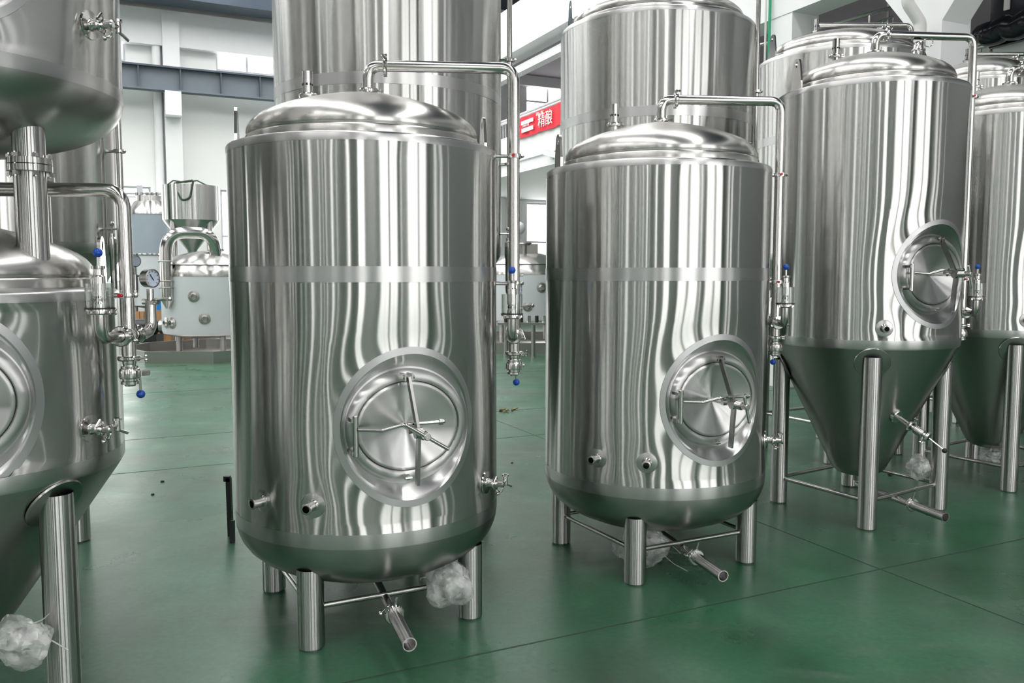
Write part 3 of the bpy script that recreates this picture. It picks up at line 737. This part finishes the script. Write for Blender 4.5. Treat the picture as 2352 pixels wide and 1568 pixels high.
def outlet(tank, z0, end=(.24, -.74), z=.15, mid=.66, support=True, start=(0.0, 0.0)):
    s_ = Vector((start[0], start[1], z0)); e = Vector((end[0], end[1], z - .008)); b = Vector((start[0], start[1], z)); d = (e - b)
    c = b + d * mid
    o = MB().tube(bend([s_, b, c], .05, 6), .019, 14).tube([c, e], .0265, 20, hollow=.86).build('outlet_pipe', 'leg', tank)
    clamp(c, d, .0245, 'bright', o, (-.6, -.2, .8))
    MB().tube([c + EZ * .02 - d.normalized() * .0, c + Vector((.012, .0, .075))], .0045, 8).tube([c + EZ * .03, c + Vector((-.035, .0, .0))], .004, 8).build('pipe_hanger', 'bright', o)
    return o

LEG_D = [(-.16, -.468), (.465, -.163), (.14, .45), (-.485, .142)]
def bright_tank(x, y, label, man_az, handle, dx, rel_z=2.25, seed=0., noz=(-36, -12), zn=(.60, .61), val_az=69, val_z=.61, man_z=.905, sidez=0.0, z_base=0.0, R=.58, ring_dz=0.0, dish_k=1.0):
    t = thing('bright_beer_tank', (x, y, 0), label, 'tank')
    dim = [(noz[0], zn[0], .004, .075), (noz[1], zn[1], .0045, .075), (val_az, val_z, .004, .07)]
    dim = [(a, b + z_base, c, d) for a, b, c, d in dim]
    shell_mesh(R, .4955 + z_base + ring_dz, 2.0 + z_base, seed, (man_az, man_z + z_base, .291, .314), dim).build('shell', 'shell', t, 60)
    MB().lathe([(R + .0012, 1.470 + z_base), (R + .0012, 1.531 + z_base)], 160).build('weld_band', 'ring', t, 60)
    lid_parts(t, R, 2.031 + z_base, dx=dx)
    dish_bottom(t, R, .4955 + z_base + ring_dz, dish_k)
    manway(t, R, man_az, man_z + z_base, handle)
    for a, z in zip(noz, zn): nozzle(t, R, a, z + z_base)
    sample_valve(t, R, val_az, val_z + z_base)
    lugs(t, R, 2.04 + z_base, (-77, 104))
    return t

# front row, first and second bright tank
T1 = bright_tank(-.65, 3.70, 'upright steel tank with domed lid and oval front door, nearest whole tank left of centre', 27, ((-.083, .052), (.088, -.056)), .0, seed=1.3)
relief(T1, -.245, 0, 2.265); side_set(T1, .58, 2.031, 0.0)
legs(T1, LEG_D, .0535, (.33, .33, .33, .33)); braces(T1, LEG_D, .165); outlet(T1, .16, (.275, -.765), .155)
T2 = bright_tank(.76, 4.40, 'upright steel tank with domed lid and oval door, standing in the centre of the picture', 23.5, ((-.012, .05), (.02, -.075)), .012, seed=4.1, noz=(-37, -12.5), zn=(.615, .615), val_z=.655, man_z=.905)
relief(T2, -.225, 0, 2.265); side_set(T2, .58, 2.031, .02)
legs(T2, LEG_D, .0535, (.33, .33, .33, .33)); braces(T2, LEG_D, .162); outlet(T2, .16, (.205, -.72), .135)

LEG_C = [(-.15, -.505), (.485, -.085), (.155, .50), (-.485, .08)]
def cone_z(r, R, zc, zb): return zb + .06 + (zc - zb - .06) * (r - .16) / (R - .16)
def cone_tank(name, x, y, label, R, zc, zt, zb, seed, man=None, handle=None, noz=(), LEGS=LEG_C, leg_r=.054, band=None, lidk=1.0, lug=True, brace_z=.165, naz=180, top=True, valve=None):
    t = thing(name, (x, y, 0), label, 'tank')
    dim = [(a, z, .0045, .075) for a, z in noz]
    shell_mesh(R, zc + .05, zt - .03, seed, (man[0], man[1], .291, .314) if man else None, dim, naz=naz).build('shell', 'shell', t, 60)
    MB().lathe([(R + .0006, zc + .052), (R + .0006, zc + .006), (R - .004, zc - .004)], 128).build('bottom_ring', 'ring', t, 50)
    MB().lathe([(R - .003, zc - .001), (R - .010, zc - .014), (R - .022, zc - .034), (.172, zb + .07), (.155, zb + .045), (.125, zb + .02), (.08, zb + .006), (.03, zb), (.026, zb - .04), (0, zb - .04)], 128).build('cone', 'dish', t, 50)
    if band: MB().lathe([(R + .0012, band[0]), (R + .0012, band[1])], 128).build('weld_band', 'ring', t, 60)
    if top: lid_parts(t, R, zt, hz=lidk)
    if man: manway(t, R, man[0], man[1], handle)
    for a, z in noz: nozzle(t, R, a, z)
    if valve: sample_valve(t, R, *valve)
    if lug: lugs(t, R, zt + .01, (-77, 104), .19)
    tops = [cone_z(sqrt(a * a + b * b), R, zc, zb) + .02 for a, b in LEGS]
    legs(t, LEGS, leg_r, tops)
    for (a, b), zz in zip(LEGS, tops):       # reinforcing pad where the leg meets the cone
        rr = sqrt(a * a + b * b); sl = Vector((a / rr, b / rr, -(R - .16) / (zc - zb - .06))).normalized()
        c = Vector((a, b, cone_z(rr, R, zc, zb) - .015)) - Vector((a, b, 0)) / rr * .008
        MB().alathe([(.050, .0), (.098, -.004), (.101, .0), (.098, .006), (.052, .010)], c, sl, 28).build('leg_pad', 'dish', t)
    braces(t, LEGS, brace_z, .0135)
    return t
T3 = cone_tank('conical_fermenter', 2.25, 5.30, 'tall steel fermenter with cone bottom and oval door, third whole tank in the front row', .56, 1.067, 2.614, .205, 7.7, (24, 1.50), ((-.015, .05), (.02, -.075)), ((-11, 1.19),))
relief(T3, -.225, 0, 2.845); side_set(T3, .56, 2.614, .03, p=(.665, .06), bracket_z=(2.62, 1.47)); outlet(T3, .17, (.2, -.72), .14)
T4 = cone_tank('conical_fermenter', 3.60, 6.15, 'steel cone-bottom fermenter cut by the right edge of the picture', .56, 1.067, 2.614, .205, 2.2, (24, 1.50), ((-.015, .05), (.02, -.075)), ((-11, 1.19),))
relief(T4, -.225, 0, 2.845); side_set(T4, .56, 2.614, .03, p=(.665, .06), bracket_z=(2.62, 1.47)); outlet(T4, .17, (.2, -.72), .14)
for t in (T3, T4):                           # racking valve low on the cone
    a, b, c = Vector((.055, -.30, .665)), Vector((.125, -.43, .60)), Vector((.185, -.51, .55))
    o = MB().cyl(a, a.lerp(b, .35), .030, 18).cyl(a.lerp(b, .2), a.lerp(b, .4), .044, 18, bev=.004).cyl(a.lerp(b, .3), b, .0165, 14).cyl(b, c, .014, 12).cyl(b.lerp(c, .25), b.lerp(c, .75), .026, 14, bev=.003).build('racking_valve', 'bright', t)
    clamp(b, b - a, .017, 'bright', o, (1, 0, .3)); clamp(c, c - b, .015, 'bright', o, (-1, 0, .3))
    MB().cyl(c, Vector((.240, -.59, .492)), .0045, 8).build('valve_lever', 'bright', o)
    k_ = MB().ball(Vector((.244, -.596, .487)), .0145, 16).build('knob', 'black', o); k_['label'] = 'black ball knob'

# left foreground: stacked pair; the lower fermenter carries the upper bright tank
LEG_0 = [(-.16, -.468), (.485, -.20), (.14, .45), (-.485, .142)]
T0 = cone_tank('conical_fermenter', -2.03, 2.95, 'steel cone-bottom fermenter at the left edge carrying an upper tank on flanged stub legs', .57, .808, 1.441, .16, 5.5, (31, 1.10), ((-.083, .052), (.088, -.056)), (), LEGS=LEG_0, brace_z=.27, valve=(80, .965))
side_set(T0, .58, 1.441, .055, p=(.64, .04), nozzle_xy=(.02, 0), bracket_z=(1.425,), lead=bend([(.02, 0, 1.68), (.02, 0, 1.80), (.64, .04, 1.80), (.64, .04, 1.185)], .07, 8))
STK = [(.405, -.125), (-.13, -.44), (.125, .40), (-.42, .12)]
for (a, b) in STK:                           # lower halves of the connecting legs, with flanges
    zf = 1.855
    m = MB().lathe([(.050, 1.47), (.050, zf - .012), (.069, zf - .011), (.0695, zf + .010), (.050, zf + .011)], 28, (a, b, 0))
    o = m.build('flanged_stub', 'leg', T0)
    for k in range(6):
        t = 2 * pi * k / 6 + .3; q = Vector((a + .061 * cos(t), b + .061 * sin(t), zf))
        MB().cyl(q - EZ * .026, q - EZ * .012, .010, 6).cyl(q + EZ * .034, q + EZ * .046, .010, 6).cyl(q - EZ * .03, q + EZ * .05, .005, 8).build('flange_bolt', 'bright', o)
T0U = bright_tank(-2.03, 2.95, 'upper steel tank at the top left corner standing on flanged legs over the lower fermenter', 38, ((-.083, .052), (.088, -.056)), 0.0, seed=9.2, z_base=1.765, val_az=83, val_z=.575, man_z=.78, R=.61, ring_dz=-.085, dish_k=.78)
for (a, b) in STK:
    m = MB().lathe([(.050, 2.10), (.050, 1.89), (.068, 1.888), (.069, 1.868), (.0, 1.867)], 28, (a, b, 0)).build('leg', 'leg', T0U)
MB().tube(bend([(0, 0, 1.93), (0, 0, 1.86)], .01), .0245, 14).build('bottom_outlet', 'pipe', T0U)

# second row: taller vessels
LEG_B = [(-.17, -.55), (.56, -.16), (.17, .55), (-.56, .16)]
def tall(x, y, label, R, zt, seed, side=True, man=None, zc=1.62, band=(2.54, 2.605), lidk=1.0):
    t = cone_tank('tall_fermenter', x, y, label, R, zc, zt, .45, seed, man, ((-.083, .052), (.088, -.056)), (), LEGS=[(a * R / .7, b * R / .7) for a, b in LEG_B], leg_r=.06, band=band, brace_z=.3, lidk=lidk)
    if side:
        p = (R + .055, .05)
        pt = bend([(.02, 0, zt + .24 * lidk), (.02, 0, zt + .42), (p[0], p[1], zt + .42), (p[0], p[1], 1.36)], .06, 8)
        MB().tube(pt, .0165, 14).build('riser_pipe', 'pipe', t)
        for z in (2.85, 2.2): bracket(t, R, p, z, False)
        q = Vector((p[0], p[1], 0)) + Vector((-.01, -.10, 0))
        o = MB().lathe([(.0, 1.50), (.018, 1.50), (.018, 1.60), (.022, 1.61), (.022, 1.70), (.014, 1.71), (.014, 1.73), (.0, 1.73)], 16, q).cyl(q + Vector((-.05, 0, 1.755)), q + Vector((.03, 0, 1.755)), .006, 8).cyl(q + EZ * 1.73, q + EZ * 1.77, .006, 8).ball(q + EZ * 1.785, .014, 10)
        o.tube(bend([q + EZ * 1.5, q + EZ * 1.38, Vector((p[0], p[1], 1.38)), Vector((p[0] + .01, p[1] + .12, 1.38)), Vector((p[0] + .01, p[1] + .12, 1.50))], .04), .017, 12)
        o.build('relief_valve', 'bright', t)
        g = Vector((p[0] + .01, p[1] + .12, 1.58)); n = D(60)
        go = MB().alathe([(0, -.02), (.034, -.02), (.036, .012), (.031, .013), (.031, .009)], g, n, 24).cyl(g - EZ * .08, g - EZ * .03, .01, 8).cyl(g - EZ * .09, g + Vector((.08, -.01, -.085)), .006, 8).build('pressure_gauge', 'pipe', t)
        MB().alathe([(.0315, .009), (.0001, .0092)], g, n, 20).build('gauge_dial', 'dial', go)
    return t
T5 = tall(-.77, 5.31, 'very tall steel vessel behind the first whole tank, cut by the top edge', .70, 4.3, 3.3)
T6 = tall(1.06, 6.22, 'tall steel vessel behind the centre tank with its shoulder at the top edge', .70, 3.245, 6.1)
T7 = tall(-3.05, 4.75, 'very tall steel vessel behind the stacked pair at the left, cone bottom in shade', .75, 4.3, 8.4)
sample_valve(T7, .75, 22, 1.80)
T8 = tall(2.70, 7.0, 'tall steel vessel with domed lid behind the third whole tank', .65, 3.23, 1.9, side=False)
T9 = tall(4.4, 7.9, 'smaller tall steel vessel with domed lid, farthest in the second row at the right', .50, 3.25, 2.9, side=False)
for t, R, dxp, k in ((T8, .65, .62, 1.0), (T9, .50, .56, .8)):
    relief(t, -.19 * k, 0, 3.47, .12)
    MB().tube(bend([(-.19 * k, 0, 3.545), (dxp - .03, .0, 3.545), (dxp - .03, 0, 3.25 if R > .6 else 3.2)], .05), .018, 14).build('riser_pipe', 'pipe', t)
    MB().cyl((.30 * k, -.1, 3.42), (.30 * k, -.1, 3.50), .024, 14).torus((.30 * k, -.1, 3.49), EZ, .03, .007).torus((.36 * k, -.1, 3.50), (0, 1, 0), .03, .003).build('top_port', 'bright', t)
MB().lathe([(.034, 2.80), (.034, 2.90), (.028, 2.92), (.028, 2.95)], 18, (.30, .02, 0)).torus((.30, .02, 2.90), EZ, .036, .006).torus((.36, .02, 2.95), (0, 1, 0), .028, .003).build('top_port', 'bright', T3)

# ------------------------------------------------------------------ plastic bags
def bag(name, c, r, label, sc=(1, 1, 1), seed=0, tail=None):
    bm = bmesh.new(); bmesh.ops.create_icosphere(bm, subdivisions=4, radius=1.0)
    for v in bm.verts:
        p = v.co.copy(); n1 = noise.noise(p * 1.3 + Vector((seed, 0, 0))); n2 = 1 - abs(noise.noise(p * 2.1 + Vector((0, seed, 0)))) * 2; cr_ = abs(noise.noise(Vector((p.x * 5, p.y * 5, p.z * 3)) + Vector((0, 0, seed))))
        f = r * (.96 + .32 * n1 + .10 * n2 - .14 * cr_); v.co = Vector((p.x * sc[0], p.y * sc[1], p.z * sc[2])) * f
    me = bpy.data.meshes.new(name); bm.to_mesh(me); bm.free(); me.materials.append(M['bag']); me.shade_smooth(); me.set_sharp_from_angle(angle=radians(28))
    t = thing(name, c, label, 'bag'); o = bpy.data.objects.new('wrap', me); COL.objects.link(o); o.parent = t
    # the bundle of fittings inside
    MB().lathe([(0, -.5 * r), (.35 * r, -.45 * r), (.35 * r, -.1 * r), (.5 * r, -.08 * r), (.5 * r, .08 * r), (.3 * r, .1 * r), (.3 * r, .45 * r), (0, .5 * r)], 14).build('packed_fitting', 'bright', t)
    if tail:
        tm = MB()
        for k, (a, b) in enumerate(tail): tm.tube(bend([(0, 0, 0), Vector(a) * .6 + Vector((0, 0, .02)), Vector(a), Vector(b)], .05), .0022, 6)
        tm.build('tape_tail', 'bag', t)
    return t
bag('plastic_bag', at(1031, 1343, 3.40), .100, 'clear plastic bag of fittings tied to the front brace of the first whole tank', (1.05, .8, .92), 3, [((-.12, 0, .03), (-.12, 0, .02))])
b2 = at(1505, 1288, 4.12); bag('plastic_bag', Vector((b2.x - .075, b2.y, .125)), .112, 'clear plastic bag of fittings under the centre tank behind its front leg', (1.15, .8, .9), 8, [((.16, -.05, -.08), (.22, -.1, -.10)), ((.1, -.05, .06), (.19, -.07, -.02))])
bag('plastic_bag', at(2112, 1072, 5.25), .078, 'small clear plastic bag tied between the brace bars under the third whole tank', (1, .8, 1.0), 13, [((.08, -.05, .0), (.13, -.08, -.02))])
bag('plastic_bag', at(50, 1472, 2.62), .085, 'clear plastic bag tied to the brace at the bottom left corner', (1.15, .8, .95), 21, [((.07, 0, .02), (.14, .02, -.04)), ((.07, 0, .07), (.09, .01, .09))])
bag('plastic_bag', at(2290, 1048, 6.1), .085, 'clear plastic bag under the fermenter cut by the right edge', (1.5, .8, .8), 27)
# black prop bar behind the first tank
pb = thing('prop_bar', (-1.62, 4.66, 0), 'black steel bar leaning upright behind the first whole tank at its left', 'bar')
MB().beam((0, 0, 0), (-.004, .0, .34), (1, 0, 0), .026, .03).box((-.012, 0, .335), (.034, .03, .03)).build('flat_bar', 'black', pb)
MB().beam((.05, -.12, 0), (.045, -.1, .12), (1, 0, 0), .022, .03).build('foot', 'black', pb)
# litter on the floor
for k, (px, py, nm, cat, lab) in enumerate([(1160, 944, 'debris_scrap', 'debris', 'yellowish scrap of debris on the floor between the first and centre tanks')]):
    p = at(px, py, 9.0); m = MB(); random.seed(k)
    for i in range(9):
        a = Vector((p.x + random.uniform(-.12, .12), p.y + random.uniform(-.1, .1), 0.006)); m.beam(a, a + Vector((random.uniform(-.06, .06), random.uniform(-.06, .06), .012)), EZ, .01, .02)
    tag(m.build(nm, simple('dry_scrap', (.2, .17, .06), .8)), lab, cat)
def pebble(px, py, Y, r, lab):
    p = at(px, py, Y); m = MB().lathe([(0, 0), (r, 0.001), (r * .9, r * .7), (r * .4, r), (0, r)], 7, (p.x, p.y, 0)); tag(m.build('pebble', 'black'), lab, 'pebble')
pebble(372, 1073, 5.9, .014, 'dark pebble on the open floor left of the first tank, the farther one')
pebble(350, 1110, 5.55, .012, 'dark pebble on the open floor left of the first tank, the nearer one')
pebble(1176, 1036, 6.5, .010, 'tiny dark pebble on the floor between the first and centre tanks')
pebble(2046, 1060, 6.1, .020, 'tiny pale lump on the floor beyond the third tank brace')

# ------------------------------------------------------------------ distant machines on the left
BY = 15.3
def X(px, Y=BY): return (px - 1176) / F_PX * Y / 1.0
def Zp(py, Y=BY): return at(1176, py, Y).z
def octagon_base(t, r, z0, z1, sx=1.0):
    m = MB(); n = 8; pr = [(r, z0), (r, z1), (r - .06, z1), (r - .06, z0 + .02)]
    vs = []; fs = []
    for q, z in pr:
        for k in range(n): a = 2 * pi * k / n + pi / 8; vs.append((q * cos(a) * sx, q * sin(a), z))
    for i in range(3):
        for k in range(n): fs.append((i * n + k, i * n + (k + 1) % n, (i + 1) * n + (k + 1) % n, (i + 1) * n + k))
    m.add(vs, fs); m.add([(r * sx * cos(2 * pi * k / n + pi / 8), r * sin(2 * pi * k / n + pi / 8), z0 + .02) for k in range(n)], [tuple(range(n))])
    return m.build('octagonal_base', 'dull', t)
def kettle(x, y, label, R=.80, z0=None, zl=None, ports=()):
    t = thing('film_wrapped_kettle', (x, y, 0), label, 'vessel')
    z0 = z0 or Zp(765, y); zl = zl or Zp(632, y)
    MB().lathe([(R - .02, z0 + .02), (R, z0 + .08), (R, zl)], 64).build('film_wrap', 'film', t)
    MB().lathe([(0, z0 - .10), (R * .6, z0 - .06), (R - .04, z0), (R - .015, z0 + .04)], 64).build('bottom_dish', 'dish', t)
    MB().lathe([(R + .004, zl - .02), (R + .004, zl + .06), (R - .02, zl + .10), (R - .05, zl + .17), (R - .03, zl + .19), (R - .05, zl + .22), (R * .7, zl + .34), (R * .35, zl + .42), (0, zl + .45)], 64).build('lid', 'lid', t)
    for k in range(4):
        a = pi / 4 + k * pi / 2; MB().cyl((R * .7 * cos(a), R * .7 * sin(a), .12), (R * .7 * cos(a), R * .7 * sin(a), z0 + .02), .055, 12).build('leg', 'leg', t)
    octagon_base(t, R * 1.9, .0, .20)
    for (px, py) in ports:
        u = X(px, y) - x; az = math.degrees(math.asin(max(-.95, min(.95, u / R)))); mw = frame_matrix(R, az, Zp(py, y - R * .8), 0)
        MB().lathe([(.10, 0), (.10, .012), (.06, .02), (.045, .05), (.03, .05), (.03, .01), (0, .01)], 20).build('port', 'dull', t, 35, mw)
    return t
K1 = kettle(X(478), BY, 'pale blue film-wrapped kettle on an octagonal steel base, far left beside the first tank', ports=((484, 680), (505, 731), (413, 741), (430, 741)))
MB().cyl((.25, -.3, Zp(588)), (.25, -.3, Zp(570)), .08, 12).torus((.3, -.3, Zp(575)), EZ, .11, .02).cyl((.1, -.35, Zp(585)), (.4, -.3, Zp(576)), .03, 8).build('top_port', 'bright', K1)
gx0, gx1 = X(388, 14.6) - K1.location.x, X(486, 14.6) - K1.location.x
o = MB().tube(bend([(gx1 - .02, -.3, Zp(600, 14.9)), (gx1 - .04, -.45, Zp(535, 14.8)), (gx0, -.75, Zp(533, 14.6)), (gx0, -.75, Zp(690, 14.6))], .36, 10), .105, 18)
o.alathe([(.105, 0), (.03, .14), (0, .14)], (gx0, -.75, Zp(690, 14.6)), (0, 0, -1), 18)
o.build('gooseneck_vent_pipe', 'pipe', K1)
for z in (Zp(600, 14.6), Zp(645, 14.6), Zp(660, 14.6)): MB().torus((gx0, -.75, z), EZ, .107, .012).cyl((gx0 - .14, -.75, z), (gx0 - .11, -.75, z), .02, 8).build('pipe_clamp', 'dull', K1)
# hopper on four legs behind
HY = 17.7
H1 = thing('grain_hopper', (X(446, HY), HY, 0), 'shiny steel drum hopper with a green strap, raised on legs behind the film-wrapped kettle', 'hopper')
R = 62 / F_PX * HY * 1.0; zt, zb_ = Zp(428, HY), Zp(507, HY)
MB().lathe([(R, zb_), (R, zt), (R - .03, zt), (R - .03, zt - .05), (0, zt - .05)], 56).build('drum', 'shell', H1)
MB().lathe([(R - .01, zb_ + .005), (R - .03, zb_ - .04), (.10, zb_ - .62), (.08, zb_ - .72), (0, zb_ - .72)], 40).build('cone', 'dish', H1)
for k in range(4):
    a = pi / 4 + .35 + k * pi / 2; MB().cyl((R * .86 * cos(a), R * .86 * sin(a), 0), (R * .86 * cos(a), R * .86 * sin(a), zb_ + .02), .06, 12).build('leg', 'leg', H1)
sp = MB(); sp.tube([(-.42, -.2, zt), (-.28, -.2, zt + .10), (-.05, -.15, zt + .07), (.22, -.2, zt + .10), (.42, -.2, zt)], .014, 8)
sp.tube(bend([(-.12, -R * .9, zt + .02), (.03, -R * 1.02, zt - .35), (.20, -R * .98, zt - .30), (.26, -R * .9, zt + .05)], .12), .022, 8); sp.tube([(-.1, -.5, zt + .02), (.24, -.5, zt + .07)], .02, 8)
sp.build('lifting_strap', 'strap', H1)
# tall film wrapped tank behind
GY = 19.7
G1 = thing('film_wrapped_tank', (X(352, GY), GY, 0), 'tall tank in grey-blue protective film, farthest left beside the white wall', 'tank')
R = 46 / F_PX * GY * 1.05; a, b, c_ = Zp(585, GY), Zp(492, GY), Zp(700, GY)
MB().lathe([(R, a), (R, b)], 48).build('upper_film', 'filmd', G1); MB().lathe([(R * .98, c_), (R * .98, a)], 48).build('lower_film', 'film', G1)
MB().lathe([(R + .01, b - .02), (R, b + .06), (R * .7, b + .28), (R * .62, b + .3), (R * .6, b + .42), (0, b + .44)], 40).build('neck', 'lid', G1)
for k in range(5): MB().cyl((-.25 + .12 * k, -.1, b + .4), (-.25 + .12 * k, -.1, b + .50), .035, 8).build('top_port', 'bright', G1)
MB().torus((0, 0, a), EZ, R, .02, 40, 6).build('seam_band', 'bright', G1)
MB().lathe([(0, c_ - .12), (R * .9, c_ - .02), (R * .98, c_)], 40).build('bottom_dish', 'dish', G1)
for k in range(4):
    t = pi / 4 + k * pi / 2; MB().cyl((R * .8 * cos(t), R * .8 * sin(t), 0), (R * .8 * cos(t), R * .8 * sin(t), c_), .05, 10).build('leg', 'leg', G1)
MB().cyl((-.25, -R * 1.03, c_ + .05), (-.25, -R * 1.03, a), .022, 8).build('conduit', 'dull', G1)
hp = MB().cyl((-.9, 0, Zp(444, GY)), (.5, 0, Zp(444, GY)), .03, 10).cyl((-.9, 0, Zp(452, GY)), (.5, 0, Zp(452, GY)), .02, 10).box((-.22, 0, Zp(440, GY)), (.12, .06, .28)); hp.build('overhead_pipe', 'frame', G1)
# crates, box, motor
def crate(px0, px1, pt, Y, dpt, label, mat='wood', name='wooden_crate', cat='crate'):
    x0, x1, z1 = X(px0, Y), X(px1, Y), Zp(pt, Y); t = thing(name, ((x0 + x1) / 2, Y + dpt / 2, 0), label, cat); w = x1 - x0
    MB().box((0, 0, z1 / 2), (w * .96, dpt * .96, z1 * .98)).build('side_panel', mat, t)
    if cat == 'crate':
        for z in (.05, z1 * .5, z1 - .05): MB().box((0, -dpt / 2, z), (w, .03, .09)).build('batten', mat, t)
        for x in (-w / 2 + .05, w / 2 - .05): MB().box((x, -dpt / 2 - .005, z1 / 2), (.09, .035, z1)).build('batten', mat, t)
    else: MB().box((0, 0, z1 - .03), (w * 1.02, dpt * 1.02, .06)).build('rim', mat, t)
    return t
crate(360, 392, 712, 17.8, .7, 'light plywood crate left of the film-wrapped kettle')
crate(416, 465, 735, 18.7, .8, 'light plywood crate half hidden behind the film-wrapped kettle legs')
crate(312, 330, 715, 18.9, .8, 'plywood crate seen just right of the stacked pair side pipe')
bb = crate(350, 382, 685, 18.75, .3, 'bright blue plastic box standing behind the plywood crate', 'bluebox', 'plastic_box', 'box')
mo = thing('pump_motor', (X(335, 17.2), 17.2, 0), 'black pump motor on the floor beside the octagonal base', 'motor')
MB().alathe([(0, -.3), (.12, -.3), (.16, -.24), (.16, .2), (.1, .26), (0, .3)], (0, 0, .42), (1, 0, 0), 18).build('motor_body', 'black', mo)
MB().box((0, 0, .13), (.55, .35, .26)).build('mounting_block', 'black', mo); MB().alathe([(.06, .28), (.15, .30), (.15, .38), (0, .4)], (0, 0, .42), (1, 0, 0), 16).build('pump_head', 'dull', mo)
# machine between the first and the centre tank
Y2 = 17.0; zk0, zk1 = Zp(735, Y2), Zp(628, Y2)
K2 = kettle(X(1205, Y2), Y2 + .3, 'pale film-wrapped vessel far away between the first and centre tanks', R=.95, z0=zk0, zl=zk1, ports=((1210, 703), (1240, 660)))
MB().cyl((-.25, -.3, zk1 + .3), (-.25, -.3, zk1 + .75), .10, 12).cyl((-.05, -.3, zk1 + .3), (-.05, -.3, zk1 + .62), .14, 12).torus((-.05, -.3, zk1 + .6), EZ, .17, .03).box((.12, -.3, zk1 + .45), (.3, .2, .3)).cyl((.3, -.3, zk1 + .2), (.62, -.3, zk1 + .4), .06, 10).build('valve_cluster', 'dull', K2)
MB().ball((-.13, -.3, zk1 + .92), .14, 16).cyl((-.13, -.3, zk1 + .7), (-.13, -.3, zk1 + .85), .06, 10).build('agitator_cap', 'film', K2)
P2 = thing('control_rack', (X(1225, 15.1), 15.1, 0), 'low dark steel rack with small parts in front of the far film-wrapped vessel', 'rack')
zr = Zp(742, 15.1)
MB().box((0, 0, zr), (1.3, .4, .04)).build('shelf', 'dull', P2)
for x in (-.5, 0, .5): MB().cyl((x, 0, 0), (x, 0, zr), .04, 10).build('leg', 'dull', P2)
for k in range(8): MB().cyl((-.5 + .14 * k, -.05, zr + .02), (-.5 + .14 * k, -.05, zr + .14), .035, 8).build('small_fitting', 'bright' if k % 2 else 'black', P2)
